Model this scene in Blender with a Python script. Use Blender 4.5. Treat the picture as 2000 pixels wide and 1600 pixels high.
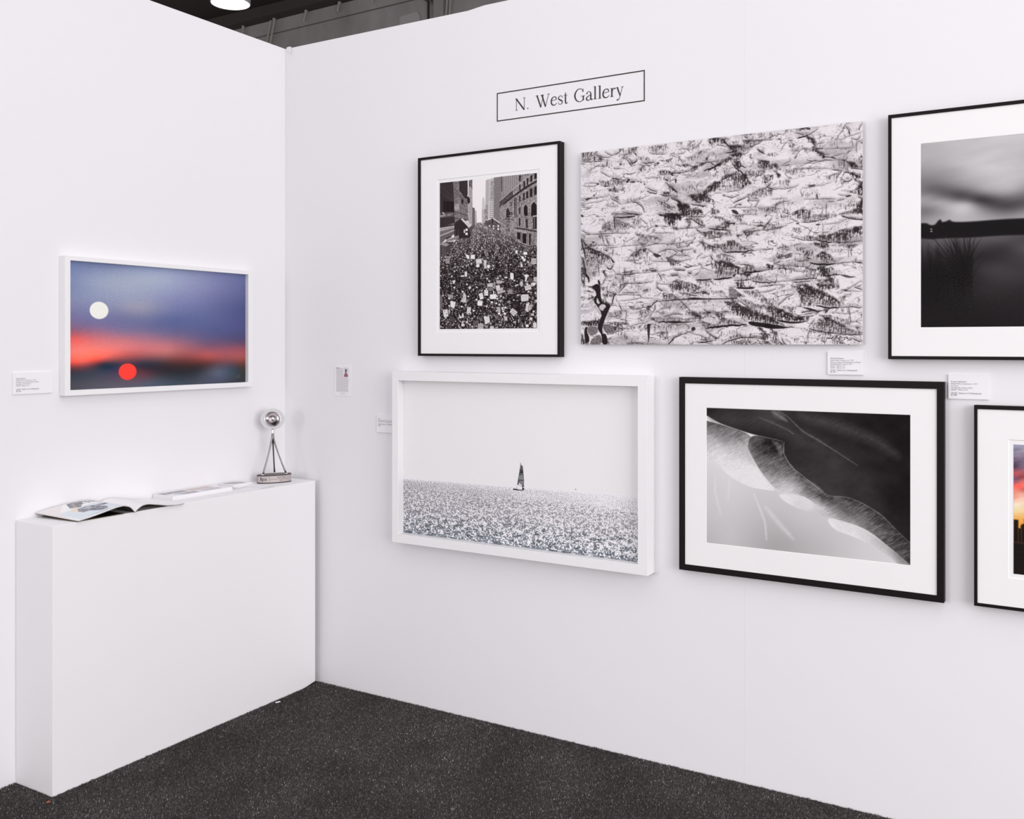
import bpy, bmesh, math, random
import numpy as np
from mathutils import Vector, Matrix

# ------------------------------------------------------------------ scene reset
for o in list(bpy.data.objects): bpy.data.objects.remove(o, do_unlink=True)
scene = bpy.context.scene
COL = scene.collection
random.seed(7)

# ------------------------------------------------------------------ camera
cam_data = bpy.data.cameras.new('camera')
cam_data.sensor_fit = 'HORIZONTAL'
cam_data.sensor_width = 36.0
cam_data.lens = 1900.98 * 36.0 / 2000.0
cam_data.shift_y = -0.0649
cam_data.clip_start = 0.05
cam_data.clip_end = 100
cam = bpy.data.objects.new('camera', cam_data)
COL.objects.link(cam)
cam.location = (3.40854, -3.49012, 1.61453)
cam.rotation_euler = (math.radians(90), 0, math.radians(121.21828 - 90))
scene.camera = cam

# ------------------------------------------------------------------ world, lights, exposure
world = bpy.data.worlds.new('hall_ambient')
scene.world = world
world.use_nodes = True
bg = world.node_tree.nodes['Background']
bg.inputs['Strength'].default_value = 0.80
wt = world.node_tree                                   # an open hall, brighter towards the aisle side (+x) than behind the camera
w_tc = wt.nodes.new('ShaderNodeTexCoord'); w_sep = wt.nodes.new('ShaderNodeSeparateXYZ')
w_mx = wt.nodes.new('ShaderNodeMath'); w_mx.operation = 'MULTIPLY_ADD'; w_mx.inputs[1].default_value = 0.08; w_mx.inputs[2].default_value = 1.0
w_my = wt.nodes.new('ShaderNodeMath'); w_my.operation = 'MULTIPLY_ADD'; w_my.inputs[1].default_value = 0.05
w_col = wt.nodes.new('ShaderNodeVectorMath'); w_col.operation = 'SCALE'; w_col.inputs[0].default_value = (0.975, 0.955, 0.985)
wt.links.new(w_tc.outputs['Generated'], w_sep.inputs[0])
wt.links.new(w_sep.outputs['X'], w_mx.inputs[0]); wt.links.new(w_sep.outputs['Y'], w_my.inputs[0]); wt.links.new(w_mx.outputs[0], w_my.inputs[2])
wt.links.new(w_my.outputs[0], w_col.inputs['Scale']); wt.links.new(w_col.outputs[0], bg.inputs['Color'])

def area_light(name, loc, target, size, size_y, power, color=(1, 1, 1)):
    ld = bpy.data.lights.new(name, 'AREA')
    ld.shape = 'RECTANGLE'; ld.size = size; ld.size_y = size_y
    ld.energy = power; ld.color = color
    lo = bpy.data.objects.new(name, ld); COL.objects.link(lo)
    lo.location = loc
    d = Vector(target) - Vector(loc)
    lo.rotation_euler = d.to_track_quat('-Z', 'Y').to_euler()
    return lo
area_light('ceiling_light', (4.0, -2.9, 5.4), (1.0, -0.4, 1.2), 2.6, 2.0, 24, (1.0, 0.98, 0.985))
area_light('hall_fill', (-0.3, -9.0, 1.95), (1.2, -0.3, 0.6), 3.0, 1.6, 140, (1.0, 0.985, 0.985))  # added fill, no real fixture: evens out the right-hand wall
area_light('aisle_fill', (8.4, -3.4, 2.1), (0.5, -0.6, 0.6), 5.2, 4.0, 285, (1.0, 0.985, 0.985))  # broad side fill, added out of view to lift the lower walls

scene.view_settings.view_transform = 'Standard'
scene.view_settings.look = 'None'
scene.view_settings.exposure = 0.21
scene.view_settings.gamma = 1.0
scene.view_settings.use_curve_mapping = False

# ------------------------------------------------------------------ materials
MATS = {}
def srgb(c):
    return tuple((x / 12.92 if x <= 0.04045 else ((x + 0.055) / 1.055) ** 2.4) for x in c)
def mat(name, color, rough=0.6, metal=0.0, spec=0.5, noise=0.0, nscale=20.0, bump=0.0, bscale=200.0, emit=None, trans=0.0):
    if name in MATS: return MATS[name]
    m = bpy.data.materials.new(name); m.use_nodes = True
    nt = m.node_tree; b = nt.nodes['Principled BSDF']
    lin = srgb(color)
    b.inputs['Base Color'].default_value = (*lin, 1)
    b.inputs['Roughness'].default_value = rough
    b.inputs['Metallic'].default_value = metal
    b.inputs['Specular IOR Level'].default_value = spec
    if trans: b.inputs['Transmission Weight'].default_value = trans
    if noise:
        tc = nt.nodes.new('ShaderNodeTexCoord'); n = nt.nodes.new('ShaderNodeTexNoise')
        n.inputs['Scale'].default_value = nscale; n.inputs['Detail'].default_value = 5
        r = nt.nodes.new('ShaderNodeMapRange')
        r.inputs['To Min'].default_value = 1 - noise; r.inputs['To Max'].default_value = 1 + noise
        x = nt.nodes.new('ShaderNodeVectorMath'); x.operation = 'SCALE'
        x.inputs[0].default_value = lin
        nt.links.new(tc.outputs['Object'], n.inputs['Vector'])
        nt.links.new(n.outputs['Fac'], r.inputs['Value'])
        nt.links.new(r.outputs['Result'], x.inputs['Scale'])
        nt.links.new(x.outputs['Vector'], b.inputs['Base Color'])
    if bump:
        tc = nt.nodes.new('ShaderNodeTexCoord'); n = nt.nodes.new('ShaderNodeTexNoise')
        n.inputs['Scale'].default_value = bscale; n.inputs['Detail'].default_value = 3
        bp_ = nt.nodes.new('ShaderNodeBump'); bp_.inputs['Strength'].default_value = bump
        bp_.inputs['Distance'].default_value = 0.002
        nt.links.new(tc.outputs['Object'], n.inputs['Vector'])
        nt.links.new(n.outputs['Fac'], bp_.inputs['Height'])
        nt.links.new(bp_.outputs['Normal'], b.inputs['Normal'])
    if emit:
        b.inputs['Emission Color'].default_value = (*emit[:3], 1)
        b.inputs['Emission Strength'].default_value = emit[3]
    MATS[name] = m
    return m

M_WALL = mat('white_painted_wall', (0.905, 0.898, 0.910), 0.85, spec=0.25, noise=0.012, nscale=1.6, bump=0.04, bscale=350)
M_PLINTH = mat('white_plinth_paint', (0.925, 0.918, 0.925), 0.6, spec=0.3, noise=0.012, nscale=3.0)
M_WFRAME = mat('white_frame_lacquer', (0.915, 0.91, 0.917), 0.45, spec=0.35, noise=0.01, nscale=6)
M_BFRAME = mat('black_frame_paint', (0.085, 0.06, 0.068), 0.5, spec=0.14, noise=0.06, nscale=40)
M_MAT = mat('white_mat_board', (0.935, 0.925, 0.928), 0.9, spec=0.15, noise=0.008, nscale=9)
M_CARD = mat('label_card', (0.92, 0.912, 0.925), 0.55, spec=0.3, noise=0.006, nscale=20)
M_CARDEDGE = mat('label_card_edge', (0.72, 0.71, 0.72), 0.5, noise=0.02, nscale=40)
M_INK = mat('printed_ink', (0.22, 0.2, 0.21), 0.7, spec=0.2, noise=0.05, nscale=60)
M_INKSOFT = mat('printed_grey_ink', (0.6, 0.58, 0.6), 0.7, spec=0.2, noise=0.05, nscale=60)
M_SIGN = mat('sign_lettering_vinyl', (0.23, 0.18, 0.18), 0.5, spec=0.3, noise=0.08, nscale=14)
M_CHROME = mat('polished_chrome', (0.84, 0.82, 0.825), 0.10, metal=1.0, noise=0.02, nscale=30)
M_PEWTER = mat('dark_pewter', (0.36, 0.335, 0.335), 0.5, metal=0.15, noise=0.05, nscale=60)
M_PLAQUE = mat('brushed_plaque', (0.70, 0.665, 0.665), 0.5, metal=0.25, noise=0.05, nscale=80)
M_RING = mat('frosted_glass_ring', (0.78, 0.78, 0.785), 0.3, spec=0.5, noise=0.02, nscale=30)
M_PAPER = mat('white_paper', (0.93, 0.925, 0.93), 0.7, spec=0.2, noise=0.01, nscale=20)
M_PAPEREDGE = mat('page_edges', (0.80, 0.78, 0.77), 0.8, spec=0.15, noise=0.1, nscale=90)
M_DARKCOVER = mat('dark_magazine_cover', (0.13, 0.10, 0.10), 0.45, noise=0.1, nscale=30)
M_YELLOW = mat('yellow_page', (0.66, 0.60, 0.44), 0.6, noise=0.1, nscale=30)

def attr_mat(name, rough, spec):
    m = bpy.data.materials.new(name); m.use_nodes = True
    nt = m.node_tree; b = nt.nodes['Principled BSDF']
    a = nt.nodes.new('ShaderNodeAttribute'); a.attribute_name = 'Col'
    nt.links.new(a.outputs['Color'], b.inputs['Base Color'])
    b.inputs['Roughness'].default_value = rough
    b.inputs['Specular IOR Level'].default_value = spec
    return m
M_PRINT = attr_mat('photographic_print', 0.6, 0.08)
M_PILE = attr_mat('carpet_fibres', 0.9, 0.1)

def carpet_mat():
    m = bpy.data.materials.new('charcoal_carpet'); m.use_nodes = True
    nt = m.node_tree; b = nt.nodes['Principled BSDF']
    tc = nt.nodes.new('ShaderNodeTexCoord')
    n = nt.nodes.new('ShaderNodeTexNoise'); n.inputs['Scale'].default_value = 420; n.inputs['Detail'].default_value = 2
    cr = nt.nodes.new('ShaderNodeValToRGB')
    cr.color_ramp.elements[0].position = 0.35; cr.color_ramp.elements[0].color = (0.012, 0.010, 0.010, 1)
    cr.color_ramp.elements[1].position = 0.72; cr.color_ramp.elements[1].color = (0.12, 0.105, 0.105, 1)
    nt.links.new(tc.outputs['Object'], n.inputs['Vector'])
    nt.links.new(n.outputs['Fac'], cr.inputs['Fac'])
    nt.links.new(cr.outputs['Color'], b.inputs['Base Color'])
    b.inputs['Roughness'].default_value = 0.95; b.inputs['Specular IOR Level'].default_value = 0.1
    return m
M_CARPET = carpet_mat()

def glass_mat():
    m = bpy.data.materials.new('picture_glass'); m.use_nodes = True
    nt = m.node_tree; nt.nodes.clear()
    out = nt.nodes.new('ShaderNodeOutputMaterial'); mix = nt.nodes.new('ShaderNodeMixShader')
    tr = nt.nodes.new('ShaderNodeBsdfTransparent'); gl = nt.nodes.new('ShaderNodeBsdfGlossy')
    lw = nt.nodes.new('ShaderNodeLayerWeight'); lw.inputs['Blend'].default_value = 0.5
    pw = nt.nodes.new('ShaderNodeMath'); pw.operation = 'POWER'; pw.inputs[1].default_value = 5.0
    fr = nt.nodes.new('ShaderNodeMath'); fr.operation = 'MULTIPLY_ADD'; fr.inputs[1].default_value = 0.5; fr.inputs[2].default_value = 0.006
    nt.links.new(lw.outputs['Facing'], pw.inputs[0]); nt.links.new(pw.outputs[0], fr.inputs[0])
    gl.inputs['Roughness'].default_value = 0.02
    nt.links.new(fr.outputs[0], mix.inputs['Fac'])
    nt.links.new(tr.outputs['BSDF'], mix.inputs[1]); nt.links.new(gl.outputs['BSDF'], mix.inputs[2])
    nt.links.new(mix.outputs['Shader'], out.inputs['Surface'])
    return m
M_GLASS = glass_mat()

def hall_wall_mat():
    m = bpy.data.materials.new('grey_hall_panels'); m.use_nodes = True
    nt = m.node_tree; b = nt.nodes['Principled BSDF']
    tc = nt.nodes.new('ShaderNodeTexCoord')
    mp = nt.nodes.new('ShaderNodeMapping'); mp.inputs['Scale'].default_value = (1.2, 1.2, 0.5)
    n = nt.nodes.new('ShaderNodeTexNoise'); n.inputs['Scale'].default_value = 1.6; n.inputs['Detail'].default_value = 7
    n.inputs['Roughness'].default_value = 0.65
    cr = nt.nodes.new('ShaderNodeValToRGB')
    cr.color_ramp.elements[0].position = 0.3; cr.color_ramp.elements[0].color = (*srgb((0.60, 0.58, 0.575)), 1)
    cr.color_ramp.elements[1].position = 0.75; cr.color_ramp.elements[1].color = (*srgb((0.74, 0.72, 0.72)), 1)
    nt.links.new(tc.outputs['Object'], mp.inputs['Vector']); nt.links.new(mp.outputs['Vector'], n.inputs['Vector'])
    nt.links.new(n.outputs['Fac'], cr.inputs['Fac']); nt.links.new(cr.outputs['Color'], b.inputs['Base Color'])
    b.inputs['Roughness'].default_value = 0.8
    return m
M_HALL = hall_wall_mat()
M_CEIL = mat('dark_hall_ceiling', (0.235, 0.185, 0.18), 0.8, noise=0.15, nscale=1.2)
M_BEAM = mat('dark_beam', (0.27, 0.25, 0.235), 0.7, noise=0.1, nscale=3)
M_SEAM = mat('panel_seam', (0.42, 0.40, 0.39), 0.8, noise=0.1, nscale=3)
M_PATCH = mat('pale_patch', (0.76, 0.74, 0.74), 0.8, noise=0.05, nscale=3)
M_STRAP = mat('pale_rope', (0.74, 0.72, 0.69), 0.8, noise=0.1, nscale=9)
M_RUST = mat('rusty_pipe', (0.26, 0.2, 0.16), 0.8, noise=0.3, nscale=6)
M_TAPE = mat('clear_tape', (0.89, 0.882, 0.885), 0.4, noise=0.08, nscale=30)
M_LAMPBODY = mat('lamp_housing', (0.75, 0.75, 0.76), 0.4, metal=0.3, noise=0.03, nscale=10)
M_LAMPGLOW = mat('lamp_diffuser', (1, 1, 1), 0.5, emit=(1.0, 0.94, 0.88, 2.4), noise=0.01, nscale=5)

# ------------------------------------------------------------------ object helpers
def tag(o, label=None, cat=None, group=None, kind=None):
    if label: o['label'] = label
    if cat: o['category'] = cat
    if group: o['group'] = group
    if kind: o['kind'] = kind
    return o
def empty(name, loc, label, cat, group=None):
    o = bpy.data.objects.new(name, None); COL.objects.link(o)
    o.location = loc; o.empty_display_size = 0.05
    return tag(o, label, cat, group)
def link(name, me, m, parent=None):
    o = bpy.data.objects.new(name, me); COL.objects.link(o)
    if m is not None and not me.materials:
        for mm in (m if isinstance(m, (list, tuple)) else [m]): me.materials.append(mm)
    if parent is not None: o.parent = parent
    return o
class MB:
    """collects polygons in world space, links them as ONE mesh object"""
    def __init__(s): s.v = []; s.f = []; s.mi = []
    def face(s, pts, mi=0):
        k = len(s.v); s.v += [tuple(p) for p in pts]; s.f.append(tuple(range(k, k + len(pts)))); s.mi.append(mi)
    def box(s, a, b, mi=0):
        x0, y0, z0 = a; x1, y1, z1 = b; k = len(s.v)
        s.v += [(x0,y0,z0),(x1,y0,z0),(x1,y1,z0),(x0,y1,z0),(x0,y0,z1),(x1,y0,z1),(x1,y1,z1),(x0,y1,z1)]
        for f in ((0,3,2,1),(4,5,6,7),(0,1,5,4),(1,2,6,5),(2,3,7,6),(3,0,4,7)):
            s.f.append(tuple(k + i for i in f)); s.mi.append(mi)
    def grid(s, rows, mi=0, closed=False):
        k = len(s.v); n = len(rows[0])
        for r in rows: s.v += [tuple(p) for p in r]
        for i in range(len(rows) - 1):
            for j in range(n if closed else n - 1):
                j2 = (j + 1) % n
                s.f.append((k+i*n+j, k+i*n+j2, k+(i+1)*n+j2, k+(i+1)*n+j)); s.mi.append(mi)
    def tube(s, pts, rad, seg=12, cap=True, mi=0):
        pts = [Vector(p) for p in pts]
        if not isinstance(rad, (list, tuple)): rad = [rad] * len(pts)
        rows = []; up = None
        for i, p in enumerate(pts):
            t = (pts[min(i+1, len(pts)-1)] - pts[max(i-1, 0)]).normalized()
            if up is None: up = t.orthogonal().normalized()
            up = (up - t * up.dot(t)).normalized(); sd = t.cross(up)
            rows.append([p + (up*math.cos(a) + sd*math.sin(a)) * rad[i] for a in [2*math.pi*j/seg for j in range(seg)]])
        s.grid(rows, mi, True)
        if cap:
            s.face(list(reversed(rows[0])), mi); s.face(rows[-1], mi)
    def build(s, name, m, parent=None, smooth=False, bevel=0.0, segs=2):
        me = bpy.data.meshes.new(name)
        off = Vector(parent.matrix_world.translation) if parent is not None else Vector((0, 0, 0))
        if parent is not None:
            off = Vector((0, 0, 0)); p = parent
            while p is not None: off += Vector(p.location); p = p.parent
        me.from_pydata([tuple(Vector(v) - off) for v in s.v], [], s.f)
        me.validate()
        o = link(name, me, m, parent)
        for p, mi in zip(me.polygons, s.mi): p.material_index = mi
        bm = bmesh.new(); bm.from_mesh(me)
        bmesh.ops.remove_doubles(bm, verts=bm.verts, dist=1e-6)
        bmesh.ops.recalc_face_normals(bm, faces=bm.faces)
        bm.to_mesh(me); bm.free()
        if smooth:
            for p in me.polygons: p.use_smooth = True
        if bevel:
            b = o.modifiers.new('bevel', 'BEVEL'); b.width = bevel; b.segments = segs; b.limit_method = 'ANGLE'
        return o
def on_right(u, z, d): return (u, -d, z)       # point on the right-hand wall, d in front of it
def on_left(u, z, d): return (d, u, z)         # point on the left-hand wall

def text_obj(name, body, size, mtx, m, parent, align='LEFT', extrude=0.0, space=1.0):
    cu = bpy.data.curves.new(name, 'FONT'); cu.body = body; cu.size = size
    cu.align_x = align; cu.extrude = extrude; cu.space_line = 1.0; cu.space_character = space
    cu.resolution_u = 3
    tmp = bpy.data.objects.new(name + '_tmp', cu); COL.objects.link(tmp)
    dg = bpy.context.evaluated_depsgraph_get()
    me = bpy.data.meshes.new_from_object(tmp.evaluated_get(dg))
    bpy.data.objects.remove(tmp, do_unlink=True)
    off = Vector((0, 0, 0)); p = parent
    while p is not None: off += Vector(p.location); p = p.parent
    me.transform(mtx); me.transform(Matrix.Translation(-off))
    me.materials.clear()
    return link(name, me, m, parent)

# ------------------------------------------------------------------ picture painting toolkit
_T = np.random.RandomState(11).rand(256, 256).astype(np.float32)
def vn(x, y, s=0):
    """smooth value noise in 0..1"""
    x = x + s * 17.31; y = y + s * 9.77
    xi = np.floor(x).astype(np.int64); yi = np.floor(y).astype(np.int64)
    fx = x - xi; fy = y - yi
    fx = fx*fx*(3-2*fx); fy = fy*fy*(3-2*fy)
    a = _T[yi & 255, xi & 255]; b = _T[yi & 255, (xi+1) & 255]
    c = _T[(yi+1) & 255, xi & 255]; d = _T[(yi+1) & 255, (xi+1) & 255]
    return (a*(1-fx)+b*fx)*(1-fy) + (c*(1-fx)+d*fx)*fy
def fbm(x, y, o=4, s=0, g=0.5):
    t = 0.0; a = 1.0; n = 0.0
    for i in range(o):
        t = t + a*vn(x, y, s+i*3); n += a; a *= g; x = x*2.03; y = y*2.03
    return t / n
_A = np.random.RandomState(12).rand(256, 256)*2*np.pi
_GX = np.cos(_A).astype(np.float32); _GY = np.sin(_A).astype(np.float32)
def gn(x, y, s=0):
    """gradient noise, about 0..1"""
    x = x + s*17.31; y = y + s*9.77
    xi = np.floor(x).astype(np.int64); yi = np.floor(y).astype(np.int64); fx = x-xi; fy = y-yi
    ux = fx**3*(fx*(fx*6-15)+10); uy = fy**3*(fy*(fy*6-15)+10)
    def g(i, j): return _GX[(yi+j) & 255, (xi+i) & 255]*(fx-i) + _GY[(yi+j) & 255, (xi+i) & 255]*(fy-j)
    return ((g(0, 0)*(1-ux)+g(1, 0)*ux)*(1-uy) + (g(0, 1)*(1-ux)+g(1, 1)*ux)*uy)*.8+.5
def gfbm(x, y, o=3, s=0):
    t = 0.0; a = 1.0; n = 0.0
    for i in range(o):
        t = t+a*(gn(x, y, s+i*3)-.5); n += a*.8; a *= .55; x, y = x*1.83+y*.6, y*1.83-x*.3
    return t/n+.5
def chaikin(P, n=2, closed=True):
    P = np.asarray(P, float)
    for _ in range(n):
        if closed:
            Q = np.roll(P, -1, 0); P = np.stack([P*.75+Q*.25, P*.25+Q*.75], 1).reshape(-1, 2)
        elif len(P) > 2:
            A, B = P[:-1], P[1:]
            P = np.concatenate([P[:1], np.stack([A*.75+B*.25, A*.25+B*.75], 1).reshape(-1, 2)[1:-1], P[-1:]])
    return P
def wobble(P, amp, step, s):
    """a hand-drawn looking version of a polyline"""
    P = chaikin(P, 2, False); d = np.hypot(*np.diff(P, axis=0).T); L = np.r_[0, np.cumsum(d)]
    n = max(2, int(L[-1]/step)+1); q = np.linspace(0, L[-1], n)
    x = np.interp(q, L, P[:, 0]); y = np.interp(q, L, P[:, 1])
    x = x+(fbm(q/7+s, q*0+s*.37, 3)-.5)*amp*.6; y = y+(fbm(q/6+s*2.3, q*0+s*.61, 3)-.5)*amp
    return np.stack([x, y], 1)
def uni(n):
    """spread a noise field evenly over 0..1"""
    q = np.quantile(n[::3, ::3], np.linspace(0, 1, 65)); return np.interp(n, q, np.linspace(0, 1, 65))
def round_poly(P, W, H, n=2):
    """round the corners of an outline except where it meets the edge of the picture"""
    P = [tuple(p) for p in P]
    for _ in range(n):
        Q = []
        for i, p in enumerate(P):
            a = P[i-1]; b = P[(i+1) % len(P)]
            if p[0] < 4 or p[1] < 4 or p[0] > W-5 or p[1] > H-5: Q.append(p)
            else: Q += [(p[0]*.75+a[0]*.25, p[1]*.75+a[1]*.25), (p[0]*.75+b[0]*.25, p[1]*.75+b[1]*.25)]
        P = Q
    return np.array(P)
def sst(a, b, x):
    t = np.clip((x-a)/(b-a), 0, 1); return t*t*(3-2*t)

class Canvas:
    """a picture in display values; u to the right, v down; units of 0.5 mm in the stroke lists"""
    def __init__(s, w, h, ppm, base=0.9, photo=500.0, rgb=False):
        s.w_m, s.h_m = w, h
        s.W = int(round(w*ppm)); s.H = int(round(h*ppm)); s.k = ppm/2000.0; s.pf = ppm/photo
        s.rgb = rgb
        s.a = np.full((s.H, s.W, 3) if rgb else (s.H, s.W), base, np.float32)
        s.Y, s.X = np.mgrid[0:s.H, 0:s.W].astype(np.float32)
    def bb(s, P, m):
        x0 = max(0, int(P[:,0].min()-m)); x1 = min(s.W, int(P[:,0].max()+m)+2)
        y0 = max(0, int(P[:,1].min()-m)); y1 = min(s.H, int(P[:,1].max()+m)+2)
        return (slice(y0, y1), slice(x0, x1)) if x1 > x0 and y1 > y0 else None
    def seg(s, X, Y, a, b):
        dx, dy = b[0]-a[0], b[1]-a[1]; L = dx*dx+dy*dy+1e-9
        t = np.clip(((X-a[0])*dx+(Y-a[1])*dy)/L, 0, 1)
        return np.hypot(X-a[0]-t*dx, Y-a[1]-t*dy), t
    def poly(s, P, soft=1.0):
        P = np.asarray(P, float); sl = s.bb(P, soft+1)
        if sl is None: return None, None
        X = s.X[sl]; Y = s.Y[sl]; ins = np.zeros(X.shape, bool); d = np.full(X.shape, 1e9)
        n = len(P)
        for i in range(n):
            a = P[i]; b = P[(i+1) % n]
            c = ((a[1] > Y) != (b[1] > Y))
            if a[1] != b[1]: ins ^= c & (X < (b[0]-a[0])*(Y-a[1])/(b[1]-a[1])+a[0])
            d = np.minimum(d, s.seg(X, Y, a, b)[0])
        return sl, np.clip(0.5 + np.where(ins, d, -d)/soft, 0, 1)
    def line(s, P, w, taper=True, soft=1.0):
        P = np.asarray(P, float); sl = s.bb(P, w+soft+1)
        if sl is None: return None, None
        X = s.X[sl]; Y = s.Y[sl]; cov = np.zeros(X.shape)
        L = np.r_[0, np.cumsum(np.hypot(*np.diff(P, axis=0).T))]; T = L[-1]+1e-6
        for i in range(len(P)-1):
            d, t = s.seg(X, Y, P[i], P[i+1])
            q = (L[i]+t*(L[i+1]-L[i]))/T
            ww = w*(0.25+0.75*np.sqrt(np.clip(4*q*(1-q), 0, 1))) if taper else w
            cov = np.maximum(cov, np.clip(0.5+(ww/2-d)/soft, 0, 1)*np.clip(ww/0.9, 0, 1) if taper else np.clip(0.5+(ww/2-d)/soft, 0, 1))
        return sl, cov
    def put(s, sl, cov, val):
        if sl is None: return
        if s.rgb:
            s.a[sl] = s.a[sl]*(1-cov[..., None]) + np.asarray(val, np.float32)*cov[..., None]
        else: s.a[sl] = s.a[sl]*(1-cov) + val*cov
    def mesh(s, name, fn, u0, ztop, d, dark, light, parent, m=None):
        """grid mesh hung on a wall with the picture as a colour attribute"""
        H, W = s.H, s.W
        if s.rgb: disp = s.a
        else:
            g = np.clip(s.a, 0, 1)[..., None]
            disp = np.array(dark)*(1-g) + np.array(light)*g
        disp = np.clip(disp, 0, 1)
        lin = np.where(disp <= 0.04045, disp/12.92, ((disp+0.055)/1.055)**2.4)
        jj, ii = np.meshgrid(np.arange(W), np.arange(H))
        U = u0 + jj/(W-1)*s.w_m; Z = ztop - ii/(H-1)*s.h_m
        off = np.array(parent.location)
        co = np.stack([U*0+0, U*0, U*0], -1).astype(np.float32)
        if fn is on_right: co[..., 0] = U; co[..., 1] = -d; co[..., 2] = Z
        elif fn is on_left: co[..., 0] = d; co[..., 1] = U; co[..., 2] = Z
        else: co = fn(U, Z).astype(np.float32)
        co = co - off.astype(np.float32)
        return grid_mesh(name, co, lin, m or M_PRINT, parent)
def grid_mesh(name, co, lin, m, parent):
    H, W = co.shape[:2]
    i = (np.arange(H-1)[:, None]*W + np.arange(W-1)[None, :]).ravel()
    F = np.stack([i, i+W, i+W+1, i+1], -1).astype(np.int32)
    me = bpy.data.meshes.new(name)
    me.vertices.add(H*W); me.vertices.foreach_set('co', co.reshape(-1).astype(np.float32))
    me.loops.add(F.size); me.loops.foreach_set('vertex_index', F.ravel())
    me.polygons.add(len(F)); me.polygons.foreach_set('loop_start', np.arange(0, F.size, 4, dtype=np.int32))
    me.update(calc_edges=True)
    at = me.color_attributes.new('Col', 'FLOAT_COLOR', 'POINT')
    c = np.ones((H*W, 4), np.float32); c[:, :3] = lin.reshape(-1, 3)
    at.data.foreach_set('color', c.ravel())
    return link(name, me, m, parent)
def parse(txt):
    for ln in txt.strip().splitlines():
        t = ln.split()
        if t:
            yield t[0], [float(a) for a in t[1:] if ',' not in a], np.array([[float(q) for q in a.split(',')] for a in t[1:] if ',' in a])
def rbf(X, Y, P, V, c, xs=1.0):
    """smooth interpolation of scattered control values"""
    P = np.asarray(P, float)*np.array((xs, 1.0)); V = np.asarray(V, float); X = X*xs
    if V.ndim == 1: V = V[:, None]
    D = np.sqrt(((P[:, None]-P[None])**2).sum(-1) + c*c)
    mu = V.mean(0)
    wts = np.linalg.solve(D + np.eye(len(P))*1e-3, V - mu)
    out = np.zeros(X.shape + (V.shape[1],)) + mu
    for p, w in zip(P, wts): out += np.sqrt((X-p[0])**2+(Y-p[1])**2+c*c)[..., None]*w
    return out
SEG = {'G':[(1,.2,.2,0,0,.2,0,.8,.2,1,1,1,1,.55,.6,.55)],'R':[(0,1,0,0,.8,0,1,.25,.8,.5,0,.5),(.4,.5,1,1)],
 'A':[(0,1,.5,0,1,1),(.2,.6,.8,.6)],'N':[(0,1,0,0,1,1,1,0)],'D':[(0,0,0,1,.6,1,1,.7,1,.3,.6,0,0,0)],
 'H':[(0,0,0,1),(1,0,1,1),(0,.5,1,.5)],'Y':[(0,0,.5,.5,1,0),(.5,.5,.5,1)],'T':[(0,0,1,0),(.5,0,.5,1)]}

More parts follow.
